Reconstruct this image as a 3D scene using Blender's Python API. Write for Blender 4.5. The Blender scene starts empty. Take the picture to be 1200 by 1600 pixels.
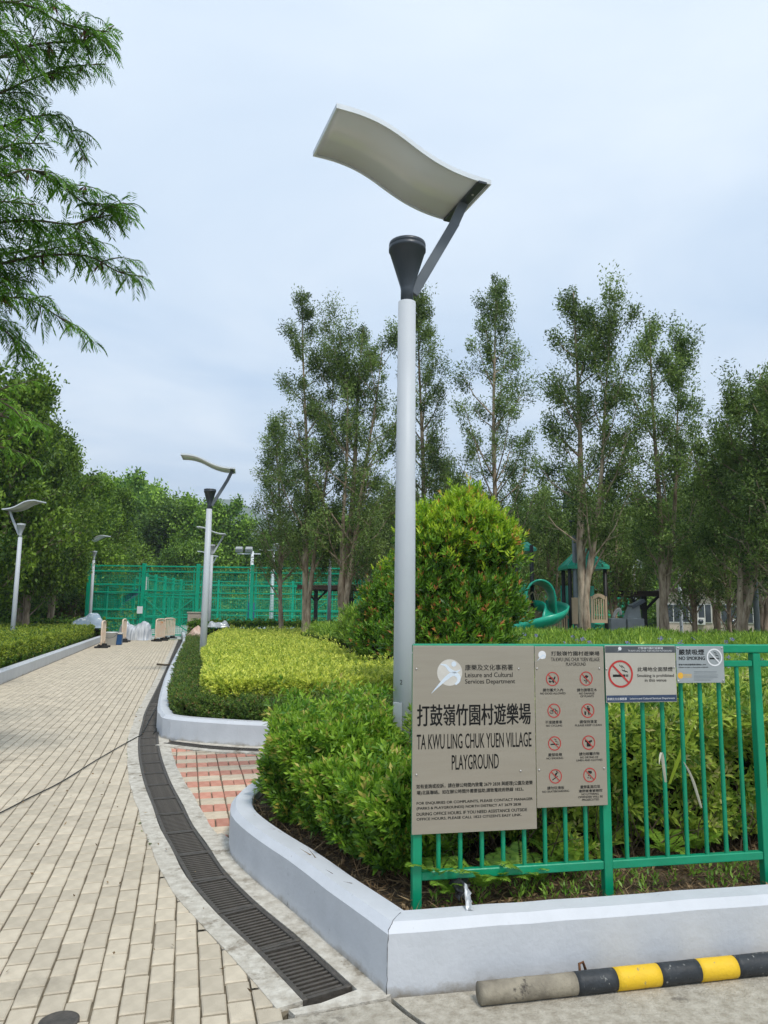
import bpy, math, random
import numpy as np
from mathutils import Vector, Matrix
R = math.radians
random.seed(7)
rng = np.random.default_rng(7)
SC = bpy.context.scene
COL = SC.collection

# ------------------------------------------------------------------ camera
CAM_H = 1.6; FPX = 1130.0; PITCH = R(7.65); ROLL = R(0.65)
cd = bpy.data.cameras.new('camera'); cam = bpy.data.objects.new('camera', cd); COL.objects.link(cam)
cd.sensor_width = 36; cd.sensor_fit = 'AUTO'; cd.lens = FPX/1600*36; cd.clip_start = 0.05; cd.clip_end = 12000
fwd = Vector((0, math.cos(PITCH), math.sin(PITCH))); U0 = Vector((0, -math.sin(PITCH), math.cos(PITCH))); X0 = Vector((1, 0, 0))
cx = X0*math.cos(ROLL)+U0*math.sin(ROLL); cy = -X0*math.sin(ROLL)+U0*math.cos(ROLL)
cam.matrix_world = Matrix(((cx.x, cy.x, -fwd.x, 0), (cx.y, cy.y, -fwd.y, 0), (cx.z, cy.z, -fwd.z, CAM_H), (0, 0, 0, 1)))
SC.camera = cam
# ------------------------------------------------------------------ world: overcast daylight
SUN_EL = R(58); SUN_AZ = R(150)      # azimuth clockwise from +Y (camera looks to +Y)
world = bpy.data.worlds.new('World'); SC.world = world; world.use_nodes = True
wn = world.node_tree.nodes; wl = world.node_tree.links; wn.clear()
wo = wn.new('ShaderNodeOutputWorld'); bg = wn.new('ShaderNodeBackground'); sky = wn.new('ShaderNodeTexSky')
sky.sky_type = 'NISHITA'; sky.sun_disc = False; sky.sun_elevation = SUN_EL; sky.sun_rotation = SUN_AZ
sky.air_density = 1.0; sky.dust_density = 1.5; sky.ozone_density = 2.0
tc = wn.new('ShaderNodeTexCoord'); sep = wn.new('ShaderNodeSeparateXYZ'); wl.new(tc.outputs['Generated'], sep.inputs[0])
mx = wn.new('ShaderNodeMath'); mx.operation = 'MAXIMUM'; mx.inputs[1].default_value = 0.06; wl.new(sep.outputs['Z'], mx.inputs[0])
dv = wn.new('ShaderNodeVectorMath'); dv.operation = 'DIVIDE'
cmb = wn.new('ShaderNodeCombineXYZ'); wl.new(mx.outputs[0], cmb.inputs[0]); wl.new(mx.outputs[0], cmb.inputs[1]); cmb.inputs[2].default_value = 1
wl.new(tc.outputs['Generated'], dv.inputs[0]); wl.new(cmb.outputs[0], dv.inputs[1])
nz = wn.new('ShaderNodeTexNoise'); nz.inputs['Scale'].default_value = 0.75; nz.inputs['Detail'].default_value = 6; nz.inputs['Roughness'].default_value = 0.52; nz.inputs['Distortion'].default_value = 0.5
wl.new(dv.outputs[0], nz.inputs['Vector'])
cr = wn.new('ShaderNodeValToRGB'); wl.new(nz.outputs['Fac'], cr.inputs[0])
SKYG = 10.0   # the background strength is 0.1, so cloud colours are given ten times brighter
cr.color_ramp.elements[0].position = 0.34; cr.color_ramp.elements[0].color = (0.355*SKYG, 0.445*SKYG, 0.555*SKYG, 1)
cr.color_ramp.elements[1].position = 0.70; cr.color_ramp.elements[1].color = (0.515*SKYG, 0.575*SKYG, 0.635*SKYG, 1)
mixs = wn.new('ShaderNodeMixRGB'); mixs.inputs[0].default_value = 0.9
wl.new(sky.outputs[0], mixs.inputs[1]); wl.new(cr.outputs[0], mixs.inputs[2]); wl.new(mixs.outputs[0], bg.inputs[0])
bg.inputs[1].default_value = 0.1; wl.new(bg.outputs[0], wo.inputs[0])
sd = bpy.data.lights.new('sun', 'SUN'); sd.energy = 1.5; sd.angle = R(10); sd.color = (1, 0.96, 0.89)
sun = bpy.data.objects.new('sun', sd); COL.objects.link(sun)
sv = Vector((math.sin(SUN_AZ)*math.cos(SUN_EL), math.cos(SUN_AZ)*math.cos(SUN_EL), math.sin(SUN_EL)))
sun.rotation_euler = sv.to_track_quat('Z', 'Y').to_euler(); sun.location = sv*60
SC.view_settings.view_transform = 'Standard'; SC.view_settings.look = 'None'; SC.view_settings.gamma = 1
SC.view_settings.exposure = 0.92
SC.view_settings.use_curve_mapping = False
try:
    SC.cycles.max_bounces = 6; SC.cycles.transparent_max_bounces = 8
except Exception: pass

# ------------------------------------------------------------------ survey helpers (measured rays -> places on the ground)
def _ray(x, y):
    a = (x-600)/FPX; b = (800-y)/FPX
    a, b = a*math.cos(ROLL)-b*math.sin(ROLL), a*math.sin(ROLL)+b*math.cos(ROLL)
    return Vector((a, math.cos(PITCH)-b*math.sin(PITCH), math.sin(PITCH)+b*math.cos(PITCH)))
def G(x, y, z=0.0):
    d = _ray(x, y); q = d*((z-CAM_H)/d.z); return Vector((q.x, q.y, z))
def A(x, y, D):
    d = _ray(x, y); q = d*(D/d.y); return Vector((q.x, q.y, q.z+CAM_H))

# ------------------------------------------------------------------ materials
def mat(name, c1, c2=None, scale=6.0, rough=0.7, bump=0.0, bscale=None, metal=0.0, rand=0.0, spec=0.4, c3=None, s3=1.5, t3=0.6, stretch=None, detail=5, w3=0.06):
    """mottled colour c1..c2, optional stains c3, optional bump, per-object / per-face brightness variation"""
    m = bpy.data.materials.new(name); m.use_nodes = True; n = m.node_tree.nodes; l = m.node_tree.links
    b = n['Principled BSDF']; b.inputs['Roughness'].default_value = rough; b.inputs['Metallic'].default_value = metal
    b.inputs['Specular IOR Level'].default_value = spec
    tcn = n.new('ShaderNodeTexCoord'); mp = n.new('ShaderNodeMapping'); l.new(tcn.outputs['Object'], mp.inputs[0])
    if stretch: mp.inputs['Scale'].default_value = stretch
    if c2 is None: c2 = tuple(v*0.8 for v in c1)
    t = n.new('ShaderNodeTexNoise'); t.inputs['Scale'].default_value = scale; t.inputs['Detail'].default_value = detail; t.inputs['Roughness'].default_value = 0.6
    l.new(mp.outputs[0], t.inputs['Vector'])
    r = n.new('ShaderNodeValToRGB'); r.color_ramp.elements[0].position = 0.35; r.color_ramp.elements[1].position = 0.65
    r.color_ramp.elements[0].color = (*c2, 1); r.color_ramp.elements[1].color = (*c1, 1); l.new(t.outputs['Fac'], r.inputs[0])
    out = r.outputs[0]
    if rand:
        oi = n.new('ShaderNodeObjectInfo'); at = n.new('ShaderNodeAttribute'); at.attribute_name = 'tint'
        ad = n.new('ShaderNodeMath'); ad.operation = 'ADD'; l.new(oi.outputs['Random'], ad.inputs[0]); l.new(at.outputs['Fac'], ad.inputs[1])
        fr = n.new('ShaderNodeMath'); fr.operation = 'FRACT'; l.new(ad.outputs[0], fr.inputs[0])
        mr = n.new('ShaderNodeMapRange'); mr.inputs['To Min'].default_value = 1-rand; mr.inputs['To Max'].default_value = 1+rand; l.new(fr.outputs[0], mr.inputs['Value'])
        mm = n.new('ShaderNodeVectorMath'); mm.operation = 'SCALE'; l.new(out, mm.inputs[0]); l.new(mr.outputs[0], mm.inputs['Scale']); out = mm.outputs[0]
    if c3 is not None:
        t3n = n.new('ShaderNodeTexNoise'); t3n.inputs['Scale'].default_value = s3; t3n.inputs['Detail'].default_value = 8; t3n.inputs['Roughness'].default_value = 0.7
        gp = n.new('ShaderNodeNewGeometry'); l.new(gp.outputs['Position'], t3n.inputs['Vector'])
        r3 = n.new('ShaderNodeValToRGB'); r3.color_ramp.elements[0].position = t3; r3.color_ramp.elements[1].position = t3+w3; l.new(t3n.outputs['Fac'], r3.inputs[0])
        mc = n.new('ShaderNodeMixRGB'); l.new(r3.outputs[0], mc.inputs[0]); l.new(out, mc.inputs[1]); mc.inputs[2].default_value = (*c3, 1); out = mc.outputs[0]
    l.new(out, b.inputs['Base Color'])
    if bump:
        tb = n.new('ShaderNodeTexNoise'); tb.inputs['Scale'].default_value = bscale or scale*4; tb.inputs['Detail'].default_value = 6; l.new(mp.outputs[0], tb.inputs['Vector'])
        bp = n.new('ShaderNodeBump'); bp.inputs['Strength'].default_value = bump; bp.inputs['Distance'].default_value = 0.01
        l.new(tb.outputs['Fac'], bp.inputs['Height']); l.new(bp.outputs[0], b.inputs['Normal'])
    return m

def leafmat(name, dark, light, accent=None, acc_at=0.95, trans=0.3, rough=0.42, spec=0.4, obj_rand=0.0):
    m = bpy.data.materials.new(name); m.use_nodes = True; n = m.node_tree.nodes; l = m.node_tree.links
    b = n['Principled BSDF']; b.inputs['Roughness'].default_value = rough; b.inputs['Specular IOR Level'].default_value = spec
    at = n.new('ShaderNodeAttribute'); at.attribute_name = 'tint'
    r = n.new('ShaderNodeValToRGB'); e = r.color_ramp.elements
    e[0].position = 0.0; e[0].color = (*dark, 1); e[1].position = acc_at-0.03 if accent else 1.0; e[1].color = (*light, 1)
    if accent: q = e.new(acc_at); q.color = (*accent, 1)
    l.new(at.outputs['Fac'], r.inputs[0]); out = r.outputs[0]
    if obj_rand:
        oi = n.new('ShaderNodeObjectInfo'); hs = n.new('ShaderNodeHueSaturation')
        mr = n.new('ShaderNodeMapRange'); mr.inputs['To Min'].default_value = 1-obj_rand; mr.inputs['To Max'].default_value = 1+obj_rand
        l.new(oi.outputs['Random'], mr.inputs['Value']); l.new(mr.outputs[0], hs.inputs['Value']); l.new(out, hs.inputs['Color']); out = hs.outputs[0]
    l.new(out, b.inputs['Base Color'])
    tr = n.new('ShaderNodeBsdfTranslucent'); l.new(out, tr.inputs[0])
    ms = n.new('ShaderNodeMixShader'); ms.inputs[0].default_value = trans
    l.new(b.outputs[0], ms.inputs[1]); l.new(tr.outputs[0], ms.inputs[2]); l.new(ms.outputs[0], n['Material Output'].inputs[0])
    return m

M = {}
M['concrete'] = mat('rough_concrete', (0.47, 0.43, 0.355), (0.31, 0.275, 0.215), 22, 0.9, 0.9, 90, c3=(0.17, 0.15, 0.12), s3=2.2, t3=0.62)
M['concrete_light'] = mat('lime_concrete', (0.60, 0.565, 0.49), (0.40, 0.36, 0.295), 16, 0.9, 0.9, 70, c3=(0.23, 0.195, 0.145), s3=4.5, t3=0.545, w3=0.1)
M['joint'] = mat('joint_sand', (0.21, 0.175, 0.12), (0.12, 0.10, 0.068), 18, 0.95, 0.5, 80, c3=(0.06, 0.08, 0.03), s3=3, t3=0.63)
M['paver'] = mat('beige_paver', (0.56, 0.485, 0.37), (0.475, 0.41, 0.31), 12, 0.85, 0.5, 160, rand=0.12, c3=(0.29, 0.25, 0.19), s3=1.1, t3=0.585, w3=0.16)
M['red_paver'] = mat('red_paver', (0.56, 0.27, 0.19), (0.48, 0.21, 0.145), 12, 0.85, 0.5, 160, rand=0.14, c3=(0.30, 0.19, 0.13), s3=2.0, t3=0.62, w3=0.1)
M['cream_paver'] = mat('cream_paver', (0.60, 0.50, 0.37), (0.50, 0.41, 0.30), 12, 0.85, 0.5, 160, rand=0.1, c3=(0.34, 0.29, 0.21), s3=2.0, t3=0.62, w3=0.1)
M['iron'] = mat('cast_iron', (0.10, 0.088, 0.074), (0.06, 0.054, 0.046), 22, 0.6, 0.4, 90, metal=0.2, c3=(0.15, 0.11, 0.07), s3=9, t3=0.66, w3=0.1)
M['channel'] = mat('shaded_channel_mud', (0.008, 0.007, 0.006), (0.005, 0.005, 0.004), 10, 0.9)  # mud blackened: the shade under the grates is put into its colour
M['wall_paint'] = mat('pale_grey_wall_paint', (0.575, 0.595, 0.63), (0.515, 0.535, 0.565), 3.5, 0.55, 0.22, 35, c3=(0.33, 0.33, 0.33), s3=26, t3=0.68, w3=0.02)
M['soil'] = mat('soil', (0.11, 0.075, 0.045), (0.055, 0.038, 0.022), 12, 0.95, 0.9, 40)
M['earth'] = mat('earth', (0.12, 0.12, 0.06), (0.07, 0.085, 0.035), 1.5, 0.95, 0.5, 8)
M['grass_ground'] = mat('lawn_ground', (0.10, 0.16, 0.035), (0.06, 0.11, 0.025), 3, 0.95, 0.6, 20)
M['play_floor'] = mat('playground_floor', (0.42, 0.40, 0.36), (0.33, 0.31, 0.28), 3, 0.9)
M['court'] = mat('court_floor', (0.50, 0.52, 0.50), (0.42, 0.45, 0.43), 1, 0.8)
M['green'] = mat('green_gloss_paint', (0.0, 0.265, 0.135), (0.0, 0.225, 0.11), 5, 0.3, 0.1, 40, spec=0.5, c3=(0.10, 0.075, 0.04), s3=24, t3=0.72, w3=0.03)
M['cage_green'] = mat('cage_green_paint', (0.0, 0.36, 0.21), (0.0, 0.30, 0.17), 2, 0.4)
M['steel'] = mat('brushed_steel', (0.385, 0.345, 0.28), (0.365, 0.325, 0.262), 3, 0.42, 0.05, 40, metal=0.45, stretch=(1, 1, 12), c3=(0.36, 0.32, 0.25), s3=7, t3=0.68, w3=0.12)
M['steel_pale'] = mat('pale_steel', (0.54, 0.51, 0.44), (0.48, 0.45, 0.39), 3, 0.4, metal=0.4)
M['steel_blue'] = mat('bluish_steel', (0.40, 0.43, 0.44), (0.35, 0.38, 0.39), 3, 0.45, metal=0.4)
M['navy'] = mat('navy_band', (0.045, 0.07, 0.13), (0.03, 0.05, 0.10), 20, 0.4, c3=(0.30, 0.33, 0.38), s3=40, t3=0.68)
M['graphite'] = mat('graphite_band', (0.09, 0.10, 0.11), (0.06, 0.07, 0.08), 20, 0.4, c3=(0.25, 0.25, 0.25), s3=40, t3=0.68)
M['ink'] = mat('black_ink', (0.012, 0.012, 0.012), (0.010, 0.010, 0.010), 5, 0.45)
M['white'] = mat('white_print', (0.75, 0.76, 0.77), (0.7, 0.71, 0.72), 5, 0.5)
M['logo_pale'] = mat('pale_logo_disc', (0.62, 0.60, 0.55), (0.56, 0.53, 0.48), 20, 0.5)
M['logo_blue'] = mat('ice_blue_logo', (0.66, 0.73, 0.80), (0.6, 0.68, 0.76), 20, 0.5)
M['red'] = mat('red_print', (0.48, 0.035, 0.03), (0.42, 0.03, 0.025), 20, 0.5)
M['orange'] = mat('orange_print', (0.75, 0.33, 0.04), (0.7, 0.5, 0.05), 20, 0.5)
M['screw'] = mat('screw_steel', (0.55, 0.53, 0.5), None, 10, 0.3, metal=0.8)
M['pole'] = mat('pole_paint', (0.52, 0.55, 0.575), (0.475, 0.505, 0.54), 1.5, 0.5, 0.05, 30, c3=(0.36, 0.38, 0.38), s3=18, t3=0.75, w3=0.03)
M['pole_grey'] = mat('grey_pole_paint', (0.20, 0.22, 0.235), (0.17, 0.19, 0.20), 3, 0.45)
M['charcoal'] = mat('charcoal_metal', (0.060, 0.072, 0.088), (0.045, 0.055, 0.068), 4, 0.38, 0.08, 60)
M['arm_grey'] = mat('arm_grey_metal', (0.13, 0.15, 0.17), (0.105, 0.12, 0.14), 4, 0.4)
M['reflector'] = mat('reflector_underside', (0.76, 0.78, 0.80), (0.72, 0.74, 0.76), 1.2, 0.2, spec=0.5)
M['rim'] = mat('white_rim', (0.72, 0.76, 0.80), (0.66, 0.70, 0.74), 5, 0.4)
M['yellow'] = mat('yellow_band_paint', (0.78, 0.50, 0.02), (0.70, 0.44, 0.02), 9, 0.6, 0.3, 60, c3=(0.30, 0.25, 0.14), s3=26, t3=0.615, w3=0.03)
M['black_band'] = mat('black_band_paint', (0.022, 0.025, 0.028), (0.03, 0.035, 0.04), 9, 0.55, 0.3, 60, c3=(0.25, 0.25, 0.23), s3=38, t3=0.62, w3=0.03)
M['bare_pipe'] = mat('weathered_pipe', (0.30, 0.265, 0.20), (0.15, 0.13, 0.10), 9, 0.9, 0.5, 60, c3=(0.07, 0.06, 0.05), s3=9, t3=0.6, w3=0.08, stretch=(1, 1, 1))
M['bark_paper'] = mat('paperbark', (0.50, 0.39, 0.28), (0.16, 0.11, 0.07), 9, 0.95, 1.0, 16, stretch=(1, 1, 0.25))
M['bark_brown'] = mat('brown_bark', (0.15, 0.11, 0.08), (0.08, 0.06, 0.045), 9, 0.95, 1.0, 22, stretch=(1, 1, 0.3))
M['twig'] = mat('twig_bark', (0.14, 0.10, 0.06), (0.08, 0.06, 0.035), 15, 0.9)
M['core'] = mat('dark_twig_core', (0.028, 0.03, 0.014), (0.016, 0.017, 0.008), 20, 1.0, 0.8, 60, spec=0.0)  # very dark colour for the solid cores inside hedges and bushes
M['litter'] = leafmat('dry_litter', (0.10, 0.06, 0.03), (0.38, 0.27, 0.15), trans=0.1, rough=0.8, spec=0.1)
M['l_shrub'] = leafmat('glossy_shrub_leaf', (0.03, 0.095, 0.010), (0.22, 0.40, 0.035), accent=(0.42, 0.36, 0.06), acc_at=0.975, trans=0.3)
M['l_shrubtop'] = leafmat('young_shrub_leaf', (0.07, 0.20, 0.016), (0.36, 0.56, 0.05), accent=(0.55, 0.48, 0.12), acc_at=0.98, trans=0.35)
M['l_fencehedge'] = leafmat('lime_shrub_leaf', (0.08, 0.19, 0.018), (0.58, 0.70, 0.11), accent=(0.55, 0.52, 0.2), acc_at=0.96, trans=0.32)
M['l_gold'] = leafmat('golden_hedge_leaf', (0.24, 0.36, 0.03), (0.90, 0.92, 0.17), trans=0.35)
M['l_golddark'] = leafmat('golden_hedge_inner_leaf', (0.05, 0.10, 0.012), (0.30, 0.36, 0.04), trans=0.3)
M['l_border'] = leafmat('small_dark_leaf', (0.035, 0.09, 0.015), (0.19, 0.29, 0.045), accent=(0.25, 0.15, 0.06), acc_at=0.98, trans=0.22)
M['l_lefthedge'] = leafmat('left_hedge_leaf', (0.07, 0.16, 0.015), (0.42, 0.50, 0.05), trans=0.3)
M['l_ruellia'] = leafmat('narrow_bed_leaf', (0.08, 0.20, 0.018), (0.40, 0.56, 0.07), trans=0.35, rough=0.5)
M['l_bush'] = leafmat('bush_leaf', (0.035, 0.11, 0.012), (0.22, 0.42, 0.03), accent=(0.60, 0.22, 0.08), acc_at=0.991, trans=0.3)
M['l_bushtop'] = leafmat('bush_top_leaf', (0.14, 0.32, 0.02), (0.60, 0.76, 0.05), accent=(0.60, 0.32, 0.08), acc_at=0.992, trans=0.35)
M['l_mela'] = leafmat('paperbark_leaf', (0.030, 0.072, 0.016), (0.27, 0.38, 0.085), trans=0.34, rough=0.5, obj_rand=0.18)
M['l_dark'] = leafmat('dark_tree_leaf', (0.030, 0.09, 0.010), (0.27, 0.42, 0.04), trans=0.34, rough=0.5, obj_rand=0.15)
M['l_broad'] = leafmat('broad_tree_leaf', (0.035, 0.11, 0.012), (0.28, 0.46, 0.045), trans=0.25, rough=0.5, obj_rand=0.25)
M['l_feather'] = leafmat('feathery_leaf', (0.030, 0.11, 0.008), (0.20, 0.42, 0.035), trans=0.4, rough=0.5)
M['l_feather_b'] = leafmat('bright_feathery_leaf', (0.10, 0.26, 0.02), (0.28, 0.50, 0.05), trans=0.4, rough=0.5)
M['pod'] = leafmat('seed_pod', (0.07, 0.035, 0.02), (0.22, 0.10, 0.06), trans=0.15)
M['l_fern'] = leafmat('fern_leaf', (0.10, 0.24, 0.02), (0.30, 0.48, 0.06), trans=0.4)
M['flower'] = leafmat('violet_petal', (0.16, 0.13, 0.42), (0.36, 0.30, 0.68), trans=0.35)
M['blade_tan'] = leafmat('pale_dry_blade', (0.55, 0.53, 0.42), (0.65, 0.64, 0.55), trans=0.3)
M['blade_lime'] = leafmat('lime_blade', (0.34, 0.45, 0.04), (0.42, 0.52, 0.07), trans=0.4)
M['plastic_green'] = mat('slide_plastic', (0.02, 0.42, 0.27), (0.015, 0.37, 0.235), 3, 0.3, spec=0.5)
M['tan_plastic'] = mat('tan_panel_plastic', (0.56, 0.42, 0.27), (0.50, 0.37, 0.23), 3, 0.5)
M['black_metal'] = mat('black_post_metal', (0.015, 0.016, 0.016), None, 5, 0.5)
M['shelter_brown'] = mat('shelter_brown', (0.055, 0.035, 0.025), (0.035, 0.022, 0.016), 5, 0.6)
M['gray_kit'] = mat('grey_exercise_metal', (0.36, 0.38, 0.38), (0.29, 0.31, 0.31), 4, 0.5)
M['blue_pad'] = mat('blue_padding', (0.03, 0.06, 0.17), None, 4, 0.6)
M['tile_beige'] = mat('beige_tile_wall', (0.50, 0.42, 0.32), (0.44, 0.36, 0.27), 3, 0.8)
M['glass'] = mat('dark_window_glass', (0.05, 0.06, 0.065), (0.03, 0.035, 0.04), 2, 0.12, spec=0.6)
M['off_white'] = mat('off_white_plastic', (0.66, 0.64, 0.58), (0.58, 0.55, 0.49), 6, 0.6)
M['barrier'] = mat('faded_barrier_plastic', (0.72, 0.52, 0.38), (0.70, 0.62, 0.50), 4, 0.55, c3=(0.70, 0.28, 0.08), s3=3, t3=0.6)
M['rubber'] = mat('black_rubber', (0.02, 0.02, 0.02), None, 5, 0.7)
M['tarp'] = mat('blue_grey_tarp', (0.30, 0.38, 0.46), (0.20, 0.28, 0.36), 2, 0.6, c3=(0.62, 0.65, 0.66), s3=2.2, t3=0.52, w3=0.05)
M['tarp_stripe'] = mat('grey_white_striped_tarp', (0.66, 0.68, 0.70), (0.26, 0.29, 0.34), 4, 0.6, stretch=(3.5, 1, 0.3))
M['tarp_green'] = mat('green_net_scrap', (0.02, 0.30, 0.17), None, 4, 0.6)
M['bag'] = mat('pinkish_rubbish_bag', (0.60, 0.47, 0.38), (0.50, 0.32, 0.24), 3, 0.5)
M['blue_box'] = mat('blue_plastic', (0.02, 0.09, 0.24), None, 4, 0.4)
M['plinth'] = mat('beige_plinth', (0.42, 0.36, 0.30), (0.34, 0.29, 0.24), 3, 0.85)
M['black_sheet'] = mat('black_plastic_sheet', (0.02, 0.02, 0.022), None, 4, 0.3, spec=0.6)
M['silver_sheet'] = mat('silver_foil', (0.55, 0.57, 0.58), (0.4, 0.42, 0.43), 20, 0.35, metal=0.3)
M['hill'] = mat('hill_woods', (0.075, 0.12, 0.05), (0.05, 0.085, 0.035), 0.01, 1.0)
M['dead'] = leafmat('dead_frond', (0.20, 0.12, 0.06), (0.42, 0.28, 0.15), trans=0.2)

def foot_dirt(m, col, z0=.0, h=.045):
    """splashed earth in an uneven band along the foot of a wall"""
    n = m.node_tree.nodes; l = m.node_tree.links; b = n['Principled BSDF']; src = b.inputs['Base Color'].links[0].from_socket
    g = n.new('ShaderNodeNewGeometry'); sp = n.new('ShaderNodeSeparateXYZ'); l.new(g.outputs['Position'], sp.inputs[0]); t = n.new('ShaderNodeTexNoise'); t.inputs['Scale'].default_value = 9; t.inputs['Detail'].default_value = 9; t.inputs['Roughness'].default_value = .75; l.new(g.outputs['Position'], t.inputs['Vector'])
    mr = n.new('ShaderNodeMapRange'); mr.inputs['From Min'].default_value = z0+h; mr.inputs['From Max'].default_value = z0-.01; l.new(sp.outputs['Z'], mr.inputs['Value'])
    ad = n.new('ShaderNodeMath'); ad.operation = 'MULTIPLY_ADD'; ad.inputs[1].default_value = 2.6; ad.inputs[2].default_value = -1.45; l.new(t.outputs['Fac'], ad.inputs[0])
    a2 = n.new('ShaderNodeMath'); a2.operation = 'ADD'; a2.use_clamp = True; l.new(ad.outputs[0], a2.inputs[0]); l.new(mr.outputs[0], a2.inputs[1])
    a3 = n.new('ShaderNodeMath'); a3.operation = 'MULTIPLY'; a3.use_clamp = True; l.new(a2.outputs[0], a3.inputs[0]); a4 = n.new('ShaderNodeMapRange'); a4.inputs['From Min'].default_value = z0+h*2.2; a4.inputs['From Max'].default_value = z0+h*.6; l.new(sp.outputs['Z'], a4.inputs['Value']); l.new(a4.outputs[0], a3.inputs[1])
    mc = n.new('ShaderNodeMixRGB'); l.new(a3.outputs[0], mc.inputs[0]); l.new(src, mc.inputs[1]); mc.inputs[2].default_value = (*col, 1); l.new(mc.outputs[0], b.inputs['Base Color'])
foot_dirt(M['wall_paint'], (.27, .235, .18))

# ------------------------------------------------------------------ object plumbing
def link(name, me, parent=None, m=None):
    o = bpy.data.objects.new(name, me); COL.objects.link(o)
    if parent is not None: o.parent = parent
    if m is not None and me is not None and not me.materials: me.materials.append(m)
    return o
def tag(o, label, cat, group=None):
    o['label'] = label; o['category'] = cat
    if group: o['group'] = group
    return o
def thing(name, loc, label, cat, group=None, rz=0):
    o = bpy.data.objects.new(name, None); COL.objects.link(o); o.location = loc; o.rotation_euler.z = rz
    o.empty_display_size = 0.2
    return tag(o, label, cat, group)
def struct(o): o['kind'] = 'structure'; return o
def stuff(o): o['kind'] = 'stuff'; return o
def dup(root, loc, rz=None, label=None, group=None, scale=None):
    r = root.copy(); COL.objects.link(r); r.location = loc
    if rz is not None: r.rotation_euler.z = rz
    if scale: r.scale = scale
    if label: r['label'] = label
    if group: r['group'] = group
    for ch in list(root.children):
        c = ch.copy(); COL.objects.link(c); c.parent = r
        for g in list(ch.children):
            d = g.copy(); COL.objects.link(d); d.parent = c
    return r

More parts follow.
